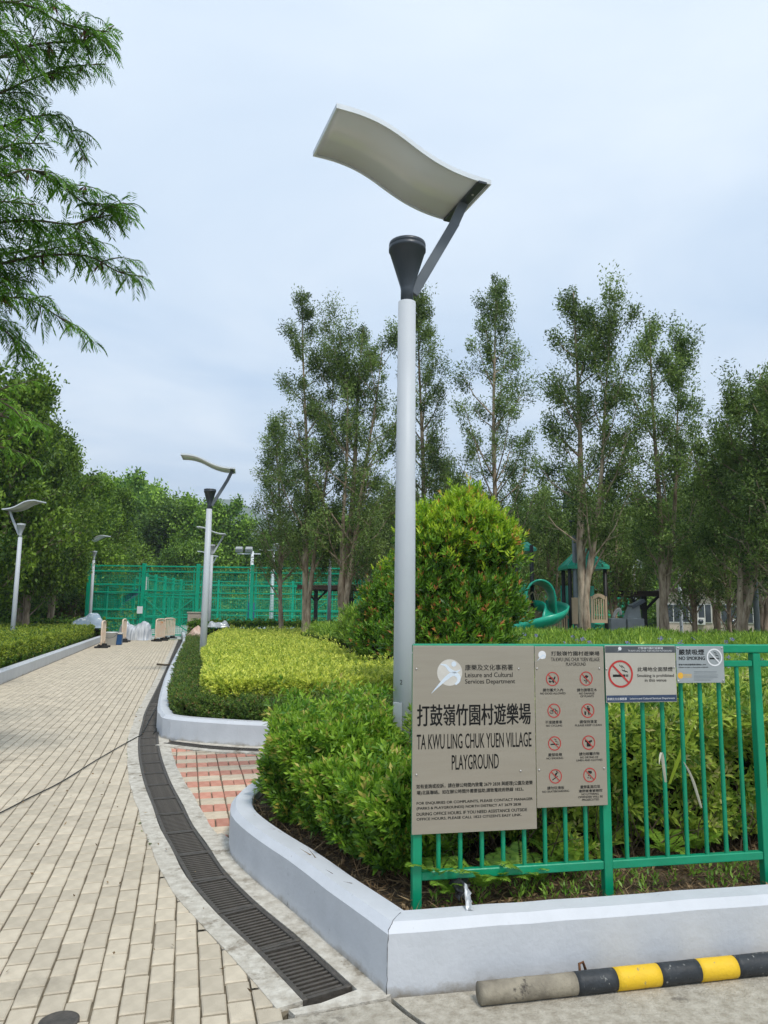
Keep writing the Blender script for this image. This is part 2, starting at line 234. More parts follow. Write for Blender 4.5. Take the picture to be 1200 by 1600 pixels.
class MB:
    def __init__(s): s.v = []; s.f = []; s.sm = []
    def add(s, vs, fs, smooth=False):
        k = len(s.v); s.v += [tuple(v) for v in vs]; s.f += [tuple(i+k for i in f) for f in fs]; s.sm += [smooth]*len(fs); return s
    def box(s, c, d, rz=0.0, bev=0.0, rot=None):
        """box with optional chamfer on all vertical/top edges (c centre, d size)"""
        hx, hy, hz = d[0]/2, d[1]/2, d[2]/2; b = min(bev, hx*.9, hy*.9, hz*.9)
        Rm = rot if rot is not None else Matrix.Rotation(rz, 3, 'Z'); C = Vector(c)
        if b <= 0:
            vs = [Vector((x, y, z)) for z in (-hz, hz) for x, y in ((-hx, -hy), (hx, -hy), (hx, hy), (-hx, hy))]
            fs = [(3, 2, 1, 0), (4, 5, 6, 7), (0, 1, 5, 4), (1, 2, 6, 5), (2, 3, 7, 6), (3, 0, 4, 7)]
        else:
            vs = []
            for z, i in ((-hz, b), (-hz+b, 0), (hz-b, 0), (hz, b)):
                X, Y = hx-i, hy-i; e = b*0.7 if i == 0 else 0
                vs += [Vector(p+(z,)) for p in ((-X+e, -Y), (X-e, -Y), (X, -Y+e), (X, Y-e), (X-e, Y), (-X+e, Y), (-X, Y-e), (-X, -Y+e))]
            fs = [tuple(range(7, -1, -1)), tuple(range(24, 32))]
            for r in range(3):
                for k in range(8): fs.append((r*8+k, r*8+(k+1) % 8, (r+1)*8+(k+1) % 8, (r+1)*8+k))
        return s.add([C+Rm@v for v in vs], fs)
    def bar(s, p, q, w, h=None, bev=0.0, up=Vector((0, 0, 1))):
        p = Vector(p); q = Vector(q); d = q-p; L = d.length; h = h or w
        x = d.normalized(); y = up.cross(x)
        if y.length < 1e-3: y = Vector((0, 1, 0)).cross(x) if abs(x.z) > .9 else Vector((0, 0, 1)).cross(x)
        y.normalize(); z = x.cross(y)
        return s.box((p+q)/2, (L, w, h), rot=Matrix((x, y, z)).transposed(), bev=bev)
    def tube(s, pts, rad, n=10, cap=True, smooth=True):
        pts = [Vector(p) for p in pts]; m = len(pts)
        if not hasattr(rad, '__len__'): rad = [rad]*m
        vs = []; fs = []; ref = None
        for i, p in enumerate(pts):
            t = (pts[min(i+1, m-1)]-pts[max(i-1, 0)]).normalized()
            if ref is None:
                ref = Vector((1, 0, 0)) if abs(t.x) < .9 else Vector((0, 1, 0))
            a = (ref-t*ref.dot(t)).normalized(); b = t.cross(a); ref = a
            for k in range(n):
                g = 2*math.pi*k/n; vs.append(p+(a*math.cos(g)+b*math.sin(g))*rad[i])
        for i in range(m-1):
            for k in range(n): fs.append((i*n+k, i*n+(k+1) % n, (i+1)*n+(k+1) % n, (i+1)*n+k))
        if cap: fs += [tuple(range(n-1, -1, -1)), tuple(range((m-1)*n, m*n))]
        return s.add(vs, fs, smooth)
    def lathe(s, prof, c=(0, 0, 0), n=24, smooth=True):
        vs = []; fs = []; C = Vector(c)
        for r, z in prof:
            for k in range(n): g = 2*math.pi*k/n; vs.append(C+Vector((r*math.cos(g), r*math.sin(g), z)))
        m = len(prof)
        for i in range(m-1):
            for k in range(n): fs.append((i*n+k, i*n+(k+1) % n, (i+1)*n+(k+1) % n, (i+1)*n+k))
        fs += [tuple(range(n-1, -1, -1)), tuple(range((m-1)*n, m*n))]
        return s.add(vs, fs, smooth)
    def prism(s, poly, z0, z1):
        n = len(poly); ar = sum(poly[i][0]*poly[(i+1) % n][1]-poly[(i+1) % n][0]*poly[i][1] for i in range(n))
        if ar < 0: poly = poly[::-1]
        vs = [(p[0], p[1], z0) for p in poly]+[(p[0], p[1], z1) for p in poly]
        fs = [tuple(range(n-1, -1, -1)), tuple(range(n, 2*n))]+[(i, (i+1) % n, n+(i+1) % n, n+i) for i in range(n)]
        return s.add(vs, fs)
    def sweep(s, path, prof, closed_ends=True):
        """path: ground polyline; prof: (offset to the left of travel, z) loop"""
        m = len(path); k = len(prof); vs = []; fs = []
        P = [Vector((p[0], p[1])) for p in path]
        for i, p in enumerate(P):
            d1 = (P[i]-P[i-1]).normalized() if i else (P[1]-P[0]).normalized()
            d2 = (P[i+1]-P[i]).normalized() if i < m-1 else d1
            n1 = Vector((-d1.y, d1.x)); n2 = Vector((-d2.y, d2.x)); nn = (n1+n2).normalized(); sc = 1/max(.5, nn.dot(n1))
            for o, z in prof: vs.append((p.x+nn.x*o*sc, p.y+nn.y*o*sc, z))
        for i in range(m-1):
            for j in range(k): fs.append((i*k+j, (i+1)*k+j, (i+1)*k+(j+1) % k, i*k+(j+1) % k))
        if closed_ends: fs += [tuple(range(k)), tuple(range((m-1)*k+k-1, (m-1)*k-1, -1))]
        return s.add(vs, fs)
    def mesh(s, name):
        me = bpy.data.meshes.new(name); me.from_pydata(s.v, [], s.f); me.polygons.foreach_set('use_smooth', s.sm); me.update(); return me
    def obj(s, name, m, parent=None): return link(name, s.mesh(name), parent, m)

def fixn(o):
    import bmesh
    bm = bmesh.new(); bm.from_mesh(o.data); bmesh.ops.recalc_face_normals(bm, faces=bm.faces); bm.to_mesh(o.data); bm.free(); return o

def catmull(P, step):
    P = [Vector((p[0], p[1], p[2] if len(p) > 2 else 0)) for p in P]; out = []
    Q = [P[0]*2-P[1]]+P+[P[-1]*2-P[-2]]
    for i in range(1, len(Q)-2):
        n = max(2, int((Q[i+1]-Q[i]).length/step*1.0))
        for k in range(n):
            t = k/n; a, b, c, d = Q[i-1], Q[i], Q[i+1], Q[i+2]
            out.append(0.5*((2*b)+(c-a)*t+(2*a-5*b+4*c-d)*t*t+(3*b-a-3*c+d)*t**3))
    out.append(P[-1]); return out
def resample(P, step):
    out = [P[0]]; acc = 0
    for i in range(1, len(P)):
        a = P[i-1]; b = P[i]; L = (b-a).length; t = step-acc
        while t <= L:
            out.append(a+(b-a)*(t/L)); t += step
        acc = (acc+L) % step
    return out

# ------------------------------------------------------------------ leaves (numpy)
def nrm(a): return a/np.maximum(np.linalg.norm(a, axis=1, keepdims=True), 1e-9)
def leaf_mesh(name, P, D, N, L, W, tint, fold=0.3, wid=0.45):
    n = len(P); D = nrm(D); S = nrm(np.cross(D, N)); N = np.cross(S, D)
    L = np.broadcast_to(L, n)[:, None]; W = np.broadcast_to(W, n)[:, None]
    mid = P+D*L*wid; V = np.empty((n, 4, 3)); V[:, 0] = P; V[:, 1] = mid+S*W/2+N*W*fold*.5; V[:, 2] = P+D*L; V[:, 3] = mid-S*W/2+N*W*fold*.5
    return tri_mesh(name, V.reshape(-1, 3), (np.arange(n)[:, None]*4+np.array([0, 1, 2, 0, 2, 3])).reshape(-1, 3), np.repeat(np.broadcast_to(tint, n), 2))
def tri_mesh(name, V, T, tint):
    me = bpy.data.meshes.new(name); me.vertices.add(len(V)); me.vertices.foreach_set('co', V.astype(np.float32).ravel())
    me.loops.add(len(T)*3); me.loops.foreach_set('vertex_index', T.astype(np.int32).ravel())
    me.polygons.add(len(T)); me.polygons.foreach_set('loop_start', np.arange(0, len(T)*3, 3, dtype=np.int32))
    a = me.attributes.new('tint', 'FLOAT', 'FACE'); a.data.foreach_set('value', np.asarray(tint, np.float32))
    me.update(calc_edges=True); return me
def rdir(n): return nrm(rng.normal(size=(n, 3)))
def sprigs(C, Ax, k, L, W, stem=0.05, open_=0.9, tint=(0, 1), jit=0.25):
    """k leaves set spirally round each short stem; returns arrays for leaf_mesh"""
    n = len(C); Ax = nrm(Ax+rng.normal(size=Ax.shape)*0.25); ref = rdir(n); a = nrm(np.cross(Ax, ref)); b = np.cross(Ax, a)
    base_t = rng.uniform(tint[0], tint[1], n); Ps = []; Ds = []; Ns = []; Ts = []; Ls = []
    for i in range(k):
        u = i/max(1, k-1); g = i*2.4+rng.uniform(-.4, .4, n); rad = a*np.cos(g)[:, None]+b*np.sin(g)[:, None]
        op = open_*(1.15-0.75*u)+rng.uniform(-.15, .15, n); D = Ax*np.cos(op)[:, None]+rad*np.sin(op)[:, None]
        Ps.append(C+Ax*stem*(u)+rad*0.002); Ds.append(D+rng.normal(size=D.shape)*jit*.4); Ns.append(nrm(Ax-D*0.4)+rng.normal(size=D.shape)*.15)
        Ls.append(L*(1-0.35*u)*rng.uniform(.75, 1.2, n)); Ts.append(np.clip(base_t+0.25*(u-.5)+rng.uniform(-.12, .12, n), 0, 1))
    L = np.concatenate(Ls); return np.concatenate(Ps), np.concatenate(Ds), np.concatenate(Ns), L, L*(W/1.0), np.concatenate(Ts)
def bumps(x, y, s, seed=0):
    r = np.random.default_rng(seed); o = np.zeros_like(x)
    for i in range(9):
        k = s*r.uniform(.6, 3.2); th = r.uniform(0, 6.28); o += np.sin(x*k*math.cos(th)+y*k*math.sin(th)+r.uniform(0, 6.28))/ (1+.35*i)
    return o/3
def inpoly(x, y, poly):
    c = np.zeros(len(x), bool); n = len(poly)
    for i in range(n):
        x1, y1 = poly[i][:2]; x2, y2 = poly[(i+1) % n][:2]
        if y1 == y2: continue
        h = ((y1 > y) != (y2 > y)) & (x < (x2-x1)*(y-y1)/(y2-y1)+x1); c ^= h
    return c
def inset(poly, d):
    P = [Vector(p[:2]) for p in poly]; n = len(P)
    ar = sum(P[i].x*P[(i+1) % n].y-P[(i+1) % n].x*P[i].y for i in range(n)); sg = 1 if ar > 0 else -1; out = []
    for i in range(n):
        d1 = (P[i]-P[i-1]).normalized(); d2 = (P[(i+1) % n]-P[i]).normalized()
        nn = (Vector((-d1.y, d1.x))+Vector((-d2.y, d2.x)))
        nn = nn.normalized() if nn.length > 1e-4 else Vector((-d1.y, d1.x)); out.append(P[i]+nn*sg*d)
    return out
def hedge(name, poly, z0, z1, m, L, W, k, n_top, n_side, label, cat, amp=0.05, bs=3.0, group=None, seed=1, side_m=None, depth=0.12, hfun=None, top_bias=0.35, core=True, tcut=None, stem=0.05, shoots=.06):
    """clipped or loose hedge: sprigs of leaves over the top and the sides of a footprint, a solid twig-dark core inside to block light"""
    xs = [p[0] for p in poly]; ys = [p[1] for p in poly]; t = thing(name, (0, 0, 0), label, cat, group)
    X = np.empty(0); Y = np.empty(0)
    while len(X) < n_top:
        # denser toward the camera (near leaves show larger)
        x = rng.uniform(min(xs), max(xs), n_top*3); y = rng.uniform(min(ys), max(ys), n_top*3)
        keep = inpoly(x, y, poly) & (rng.uniform(size=len(x)) < np.clip((min(ys)+1.0)/np.maximum(y, .5), .12, 1)**1.0)
        X = np.concatenate([X, x[keep]]); Y = np.concatenate([Y, y[keep]])
    X = X[:n_top]; Y = Y[:n_top]
    H = bumps(X, Y, bs, seed)*amp
    top = z1+H+(hfun(X, Y) if hfun else 0)
    u = rng.uniform(size=n_top)**2; u = np.where(rng.uniform(size=n_top) < shoots, -rng.uniform(.2, 1.0, n_top), u)
    C1 = np.stack([X, Y, top-u*depth], 1); N1 = np.tile([0, 0, 1.0], (n_top, 1))+rng.normal(size=(n_top, 3))*0.45
    # sides
    P = [Vector(p[:2]) for p in poly]; n = len(P); ar = sum(P[i].x*P[(i+1) % n].y-P[(i+1) % n].x*P[i].y for i in range(n)); sg = 1 if ar > 0 else -1
    segs = [((P[i]), (P[(i+1) % n])) for i in range(n)]
    w = np.array([(b-a).length/max(1.5, ((a+b)/2).length)**.6 * (1.0 if ((Vector(((b-a).y, -(b-a).x))*sg).dot(-(a+b)/2) > 0) else 0.12) for a, b in segs]); w /= w.sum()
    idx = rng.choice(n, n_side, p=w); tt = rng.uniform(size=n_side)
    Pa = np.array([[a.x, a.y] for a, b in segs])[idx]; Pb = np.array([[b.x, b.y] for a, b in segs])[idx]; pq = Pa+(Pb-Pa)*tt[:, None]
    dn = Pb-Pa; nn = np.stack([dn[:, 1], -dn[:, 0]], 1)*sg; nn /= np.linalg.norm(nn, axis=1, keepdims=True)
    zz = rng.uniform(size=n_side); ztop = z1+bumps(pq[:, 0], pq[:, 1], bs, seed)*amp+(hfun(pq[:, 0], pq[:, 1]) if hfun else 0)
    z = z0+(ztop-z0)*zz; off = bumps(pq[:, 0]*1.0+z*1.3, pq[:, 1]*1.0-z, bs*1.3, seed+5)*amp*1.2-rng.uniform(size=n_side)**2*depth - 0.35*np.clip(.35-zz, 0, 1)*(z1-z0)*0.5
    pq = pq+nn*off[:, None]; C2 = np.stack([pq[:, 0], pq[:, 1], z], 1); N2 = np.concatenate([nn*0.9, np.full((n_side, 1), .55)], 1)
    C = np.concatenate([C1, C2]); N = np.concatenate([N1, N2])
    zr = np.concatenate([np.ones(n_top), zz])
    Pp, D, Nn, Ls, Ws, T = sprigs(C, N, k, L, W, stem=stem)
    lo = np.tile(zr, k)
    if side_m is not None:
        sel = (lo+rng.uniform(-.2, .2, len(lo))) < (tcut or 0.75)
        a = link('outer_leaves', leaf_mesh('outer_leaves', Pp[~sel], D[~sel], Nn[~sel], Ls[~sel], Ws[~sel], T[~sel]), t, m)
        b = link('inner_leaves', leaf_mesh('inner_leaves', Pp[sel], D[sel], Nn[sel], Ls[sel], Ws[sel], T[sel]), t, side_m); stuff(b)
    else:
        a = link('foliage', leaf_mesh('foliage', Pp, D, Nn, Ls, Ws, T), t, m)
    stuff(a)
    if core:
        pi = inset(poly, depth*1.0); mb = MB(); mb.prism([(p.x, p.y) for p in pi], z0-0.03, z0+(z1-z0)*0.72 + (0 if not hfun else -0.05)); mb.obj('light_block_core', M['core'], t)  # solid dark block added inside the leaves to block light
    return t

# ================================================================== LARGE STRUCTURE
# ground to the horizon
mb = MB(); mb.add([(-6000, -600, -.25), (6000, -600, -.25), (6000, 9000, -.25), (-6000, 9000, -.25)], [(0, 1, 2, 3)])
struct(mb.obj('ground', M['earth']))
PD = Vector((-0.2605, 0.9655, 0)); PX = Vector((0.9655, 0.2605, 0))     # path direction and its right
drain_c = [(-.21, 3.27), (-.49, 3.72), (-.79, 4.17), (-1.07, 4.66), (-1.28, 5.12), (-1.50, 5.58), (-1.72, 6.12), (-1.99, 6.76), (-2.26, 7.45), (-2.57, 8.3), (-2.90, 9.3), (-3.22, 10.4), (-3.56, 11.6), (-4.48, 15.2), (-5.90, 20.7), (-7.0, 24.9), (-9.95, 36.2)]
DC = resample(catmull(drain_c, 0.1), 0.1)
def offs(P, d):
    out = []
    for i, p in enumerate(P):
        t = (P[min(i+1, len(P)-1)]-P[max(i-1, 0)]).normalized(); out.append(p+Vector((t.y, -t.x, 0))*d)   # + = right
    return out
Lk_o = offs(DC, -.235); Lk_i = offs(DC, -.118); Rk_i = offs(DC, .118); Rk_o = offs(DC, .235)
# brick path
path_poly = [(p.x, p.y) for p in Lk_o[::4]]+[(-13.4, 36.3), (-12.27, 31.8), (-7.708, 14.94), (-4.3, 2.6), (-4.3, 1.75), (-.40, 3.085)]
bed_poly = [(p.x, p.y) for p in offs(DC, -.16)[::4]]+path_poly[-6:]
mb = MB(); mb.prism(bed_poly, -.2, -.016); path = fixn(mb.obj('path', M['joint'])); struct(path)
def brick_mesh(l, w, seed, h=.045):
    r = random.Random(seed); mb = MB(); a, b = l/2, w/2; e = .006
    vs = []
    for z, i in ((-h, 0), (-e*.8, 0), (0, e)):
        vs += [(-a+i, -b+i, z), (a-i, -b+i, z), (a-i, b-i, z), (-a+i, b-i, z)]
    j = [(r.uniform(-.0015, .0015), r.uniform(-.0015, .0015)) for _ in range(4)]
    vs = [(v[0]+j[k % 4][0], v[1]+j[k % 4][1], v[2]) for k, v in enumerate(vs)]
    fs = [(8, 9, 10, 11)]+[(q*4+k, q*4+(k+1) % 4, q*4+4+(k+1) % 4, q*4+4+k) for q in range(2) for k in range(4)]
    return mb.add(vs, fs)
def lay(parent, poly, origin, ax, ay, du, dv, stagger, L, W, m, nobj, name, far_name, rowsel=None, gap=.008, tilt=.009, maxy=99):
    """rows of pavers along ay (length) across ax; nearest ones are objects, the rest one part"""
    xs = [p[0] for p in poly]; ys = [p[1] for p in poly]; ang = math.atan2(ay.y, ay.x); r = random.Random(3)
    o = Vector((origin[0], origin[1], 0)); out = []
    cs = [(Vector((x, y, 0))-o) for x in (min(xs), max(xs)) for y in (min(ys), max(ys))]
    i0, i1 = int(min(c.dot(ax) for c in cs)/du)-1, int(max(c.dot(ax) for c in cs)/du)+1
    j0, j1 = int(min(c.dot(ay) for c in cs)/dv)-1, int(max(c.dot(ay) for c in cs)/dv)+1
    I, J = np.meshgrid(np.arange(i0, i1+1), np.arange(j0, j1+1)); I = I.ravel(); J = J.ravel()
    U = I*du; Vv = (J+stagger*(I % 2))*dv; Xc = o.x+ax.x*U+ay.x*Vv; Yc = o.y+ax.y*U+ay.y*Vv
    k = inpoly(Xc, Yc, poly) & (Yc > .6) & (np.abs(Xc) < (Yc+1.2)*.62)
    I, J, Xc, Yc = I[k], J[k], Xc[k], Yc[k]
    if rowsel is not None: s = rowsel(I, J); I, J, Xc, Yc = I[s], J[s], Xc[s], Yc[s]
    # bricks cut where they meet the edging: the part that lies inside the outline
    cut = []
    I2, J2 = np.meshgrid(np.arange(i0, i1+1), np.arange(j0, j1+1)); I2 = I2.ravel(); J2 = J2.ravel(); U = I2*du; V2 = (J2+stagger*(I2 % 2))*dv
    X2 = o.x+ax.x*U+ay.x*V2; Y2 = o.y+ax.y*U+ay.y*V2; k2 = ~inpoly(X2, Y2, poly) & (Y2 > .6) & (np.abs(X2) < (Y2+1.2)*.62)
    if rowsel is not None: k2 &= rowsel(I2, J2)
    X2, Y2 = X2[k2], Y2[k2]; nl_, nw_ = max(2, round(L/.026)), max(2, round(W/.035))
    for a_ in range(nl_):
        for b_ in range(nw_):
            la, wb = ((a_+.5)/nl_-.5)*(L-gap), ((b_+.5)/nw_-.5)*(W-gap); xs_ = X2+ay.x*la+ax.x*wb; ys_ = Y2+ay.y*la+ax.y*wb; kk_ = inpoly(xs_, ys_, poly); cut += list(zip(xs_[kk_], ys_[kk_]))
    cl_, cw_ = (L-gap)/nl_/2, (W-gap)/nw_/2
    vis = (Yc > 3.0) & (np.abs(Xc+.02) < Yc*.56); d = np.hypot(Xc, Yc)+np.where(vis, 0, 100); order = np.argsort(d)
    gL = gap+.005
    ms = [brick_mesh(L-(gL if L > W else gap), W-(gL if W > L else gap), q).mesh(name) for q in range(4)]
    for me in ms: me.materials.append(m)
    far = MB(); tints = []; bm_ = [brick_mesh(L-(gL if L > W else gap), W-(gL if W > L else gap), q) for q in range(4)]
    for n_, q in enumerate(order):
        z = r.uniform(-.0026, .0016)-.0005; a = ang+r.gauss(0, tilt); tx = r.gauss(0, .004); ty = r.gauss(0, .004)
        if n_ < nobj:
            ob = link(name, ms[n_ % 4], parent); ob.location = (Xc[q]+r.gauss(0, .0012), Yc[q]+r.gauss(0, .0012), z); ob.rotation_euler = (tx, ty, a)
        else:
            ca, sa = math.cos(a), math.sin(a); b = bm_[n_ % 4]
            far.add([(Xc[q]+v[0]*ca-v[1]*sa, Yc[q]+v[0]*sa+v[1]*ca, v[2]+z+v[1]*tx) for v in b.v], b.f); tints += [r.random()]*len(b.f)
    for x_, y_ in cut:
        c1_ = Vector((x_, y_, -.0006)); ua = ay*cl_; wa = ax*cw_
        far.add([c1_-ua-wa, c1_+ua-wa, c1_+ua+wa, c1_-ua+wa], [(3, 2, 1, 0)] if ax.cross(ay).z > 0 else [(0, 1, 2, 3)]); tints.append(.5)
    if far.v:
        me = far.mesh(far_name); a = me.attributes.new('tint', 'FLOAT', 'FACE'); a.data.foreach_set('value', tints); stuff(link(far_name, me, parent, m))
lay_poly = [(p.x, p.y) for p in offs(DC, -.20)[::3]]+path_poly[-6:-1]+[(-.38, 3.09)]
lay(path, lay_poly, (-1.0, 4.0), PX, PD, .105, .158, .5, .158, .105, M['paver'], 300, 'paver', 'far_pavers')

# concrete edging strips and apron
def strip(A_, B_, z0=-.2, z1=.004):
    return [(p.x, p.y) for p in A_]+[(p.x, p.y) for p in B_[::-1]]
def wav(P, a, s=0):
    return [p+Vector((math.sin(i*1.7+s)*a+math.sin(i*.53+s)*a, math.cos(i*2.3+s)*a, 0)) for i, p in enumerate(P)]
es = thing('drain_edging', (0, 0, 0), 'pale lime-washed concrete edging on both sides of the long grated drain', 'edging')
for nm, Pa, Pb in (('edging_strip', wav(Lk_o[::2], .004), Lk_i[::2]), ('edging_strip', Rk_i[14:][::2], wav(Rk_o[14:][::2], .004, 2))):
    mb = MB(); n = len(Pa); vs = []
    for a, b in zip(Pa, Pb): vs += [(a.x, a.y, -.2), (a.x, a.y, .003), (b.x, b.y, .004), (b.x, b.y, -.2)]
    fs = [(i*4+k, i*4+4+k, i*4+4+(k+1) % 4, i*4+(k+1) % 4) for i in range(n-1) for k in range(4)]+[(0, 1, 2, 3), ((n-1)*4+3, (n-1)*4+2, (n-1)*4+1, (n-1)*4)]
    mb.add(vs, fs); fixn(mb.obj(nm, M['concrete_light'], es))
mb = MB(); ap = [(p.x, p.y) for p in Rk_i[0:24]]+[(-1.13, 5.42), (-.99, 5.2), (-.86, 4.74), (-.50, 4.15), (.06, 3.275), (-.005, 3.232), (-.355, 3.095), (-.33, 3.15)]
mb.prism([(-.33, 3.10), (-.36, 3.14), (-.235, 3.19), (-.09, 3.30)]+ap[1:-3]+[(.03, 3.236)], -.2, .005)
struct(fixn(mb.obj('drain_apron', M['concrete_light'])))
# pavement in front
mb = MB(); mb.prism([(.04, 3.222), (-.40, 3.062), (-4.3, 1.72), (-4.3, -4), (1.9, -4), (.80, 2.0), (.30, 2.86), (.10, 3.13)], -.2, .001); pv = fixn(mb.obj('pavement', M['concrete'])); struct(pv)
mb = MB(); mb.prism([(.058, 3.236), (.125, 3.13), (.33, 2.87), (.83, 2.0), (1.93, -4), (14, -4), (14, 5.75), (1.813, 3.58)], -.2, .003); struct(fixn(mb.obj('pavement_slab', M['concrete'])))
mb = MB(); mb.add([(-4.3, -4, -.06), (14, -4, -.06), (14, 5.9, -.06), (.05, 3.3, -.06), (-4.3, 1.8, -.06)], [(0, 1, 2, 3, 4)]); struct(mb.obj('pavement_bed', M['channel']))

# drain channel + grates
dr = thing('drain_channel', (0, 0, 0), 'long curving cast-iron grated drain running along the brick path to the green gate', 'drain')
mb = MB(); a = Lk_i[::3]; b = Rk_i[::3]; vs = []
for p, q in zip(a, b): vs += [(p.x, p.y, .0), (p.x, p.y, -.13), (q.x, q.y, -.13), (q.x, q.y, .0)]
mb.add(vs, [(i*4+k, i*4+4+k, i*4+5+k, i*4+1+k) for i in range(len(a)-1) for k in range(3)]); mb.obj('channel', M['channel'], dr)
GL = .5; NB = 13
def frame_mb(L=GL, w=.232):
    m_ = MB(); t = .026
    for sx in (-1, 1): m_.box((sx*(w/2-t/2), 0, -.014), (t, L-.008, .034), bev=.003)
    for sy in (-1, 1): m_.box((0, sy*(L/2-.004-.010), -.0145), (w-2*t, .02, .032))
    return m_
fr_me = frame_mb().mesh('grate'); fr_me.materials.append(M['iron'])
bar_me = MB().box((0, 0, -.012), (.180, .0140, .018), bev=.002).mesh('bar'); bar_me.materials.append(M['iron'])
simple_me = frame_mb()
for k in range(NB): simple_me.box((0, -GL/2+.03+(GL-.06)*(k+.5)/NB, -.012), (.180, .015, .026))
simple_me = simple_me.mesh('grate'); simple_me.materials.append(M['iron'])
st = resample(catmull(drain_c, .05), GL)
for i in range(len(st)-1):
    p, q = st[i], st[i+1]; d = q-p; c = (p+q)/2; rz = math.atan2(d.y, d.x)-math.pi/2
    g = link('grate', fr_me if i < 20 else simple_me, dr); g.location = (c.x, c.y, .001); g.rotation_euler = (random.gauss(0, .003), random.gauss(0, .004), rz); g.scale = (1, d.length/GL*1.0, 1)
    if i < 20:
        for k in range(NB):
            b_ = link('bar', bar_me, g); b_.location = (0, -GL/2+.03+(GL-.06)*(k+.5)/NB, 0)
# cross drain of the side path
sd_c = catmull([G(262, 1161), G(300, 1166), G(350, 1171), G(420, 1174), (-.2, 8.25, 0), (2, 8.2, 0), (7, 9.2, 0)], .1); s2 = resample(sd_c, .5)
dr2 = thing('drain_channel', (0, 0, 0), 'short narrow grated drain across the red side path at the foot of the planter wall', 'drain')
gm = MB(); gm.box((-.062, 0, -.012), (.018, .49, .03)); gm.box((.062, 0, -.012), (.018, .49, .03))
for k in range(15): gm.box((0, -.24+.48*(k+.5)/15, -.012), (.11, .014, .022))
gm = gm.mesh('grate'); gm.materials.append(M['iron'])
for i in range(len(s2)-1):
    p, q = s2[i], s2[i+1]; c = (p+q)/2; g = link('grate', gm, dr2); g.location = (c.x, c.y, .012); g.rotation_euler.z = math.atan2((q-p).y, (q-p).x)-math.pi/2
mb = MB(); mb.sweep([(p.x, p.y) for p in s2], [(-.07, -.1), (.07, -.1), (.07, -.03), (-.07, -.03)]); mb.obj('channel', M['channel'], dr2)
eb = MB(); eb.sweep([(p.x, p.y) for p in resample(sd_c, .2)], [(-.19, -.1), (-.075, -.1), (-.075, .010), (-.19, .008)]); eb.sweep([(p.x, p.y) for p in resample(sd_c, .2)], [(.075, -.1), (.28, -.1), (.28, .008), (.075, .010)])
fixn(eb.obj('edging_strip', M['concrete_light'], dr2))

# red and cream side path
sp_poly = [(p.x, p.y) for p in offs(DC, .22)[24:62:3]]+[(p.x, p.y) for p in offs(sd_c, .12)[2:-1:3]]+[(7, 6.9), (0, 5.6), (-.8, 6.1), (-1.06, 5.7), (-1.05, 5.2), (-.95, 4.95)]
mb = MB(); mb.prism([(p[0], p[1]) for p in sp_poly], -.2, -.016); spath = fixn(mb.obj('side_path', M['joint'])); struct(spath)
sp_clip = [(p.x, p.y) for p in offs(DC, .20)[22:62:3]]+[(p.x, p.y) for p in offs(sd_c, .2)[2:30:3]]+[(1.0, 8.2), (1.0, 5.9), (-.8, 6.1), (-1.1, 5.7), (-1.09, 5.3)]
def pat(k): return lambda I, J: ((J+I*1) % 2) == k
lay(spath, sp_clip, (-1.7, 6.6), PX, PD, .21, .105, 0, .105, .21, M['cream_paver'], 150, 'cream_paver', 'far_cream_pavers', rowsel=lambda I, J: (J//2) % 2 == 0)
lay(spath, sp_clip, (-1.7+PX.x*-.0525+PD.x*.0525, 6.6+PX.y*-.0525+PD.y*.0525), PX, PD, .105, .21, 0, .21, .105, M['red_paver'], 150, 'red_paver', 'far_red_pavers', rowsel=lambda I, J: J % 2 == 1)

# lawn / floors beyond
mb = MB(); mb.prism([(-60, 34), (-13.5, 37.5), (-12.4, 31.8), (-8.1, 14.94), (-8.1, 4), (-60, 4)], -.2, -.02); struct(fixn(mb.obj('lawn', M['grass_ground'])))
mb = MB(); mb.prism([(-13.6, 36.4), (-9.6, 35.4), (-6, 27), (-4, 13), (30, 13), (90, 13), (90, 120), (-80, 120), (-80, 36)], -.2, -.01); struct(fixn(mb.obj('lawn', M['grass_ground'])))
mb = MB(); mb.prism([(-18, 36.6), (18, 36.6), (24, 66), (-22, 66)], -.1, .01); struct(fixn(mb.obj('court_floor', M['court'])))
mb = MB(); mb.prism([(2.5, 19), (16, 19), (18, 36.3), (2.0, 36.3)], -.1, .005); struct(fixn(mb.obj('playground_floor', M['play_floor'])))

# planter walls : height .27, chamfered outer top edge
WT = .15; WH = .275
def wall(path, name, label, side=1, parts=None, closed=False):
    # travel with the bed on the left: profile offsets 0 (outer face) .. WT (inner)
    pr = [(0, -.1), (0, WH-.035), (.035, WH), (WT-.008, WH), (WT, WH-.008), (WT, -.1)]
    mb = MB(); mb.sweep(path, [(o*side, z) for o, z in pr]); return tag(fixn(mb.obj(name, M['wall_paint'])), label, 'planter wall')
near_tip = catmull([(-.50, 4.155), (-.70, 4.46), (-.87, 4.75), (-.985, 5.0), (-1.045, 5.28), (-1.045, 5.55), (-1.0, 5.82), (-.90, 6.01), (-.74, 6.11), (-.5, 6.12)], .1)
near_path = [(6.6, 4.62), (1.813, 3.615), (.036, 3.262)]
near_path = [(7.0, 4.645), (.036, 3.262), (-.26, 3.742)]+[(p.x, p.y) for p in near_tip]+[(1.5, 6.25), (7, 7.3)]
near_path = near_path[::-1]
def waver(path, step=.16, a=.0022, seed=4):
    r = random.Random(seed); out = [path[0]]
    for p, q in zip(path[:-1], path[1:]):
        L = math.hypot(q[0]-p[0], q[1]-p[1]); n = max(1, int(L/step))
        for k in range(1, n+1): j = a if k < n else 0; out.append((p[0]+(q[0]-p[0])*k/n+r.gauss(0, j), p[1]+(q[1]-p[1])*k/n+r.gauss(0, j)))
    return out
near_path = waver(near_path)     # travel so that the bed lies to the left
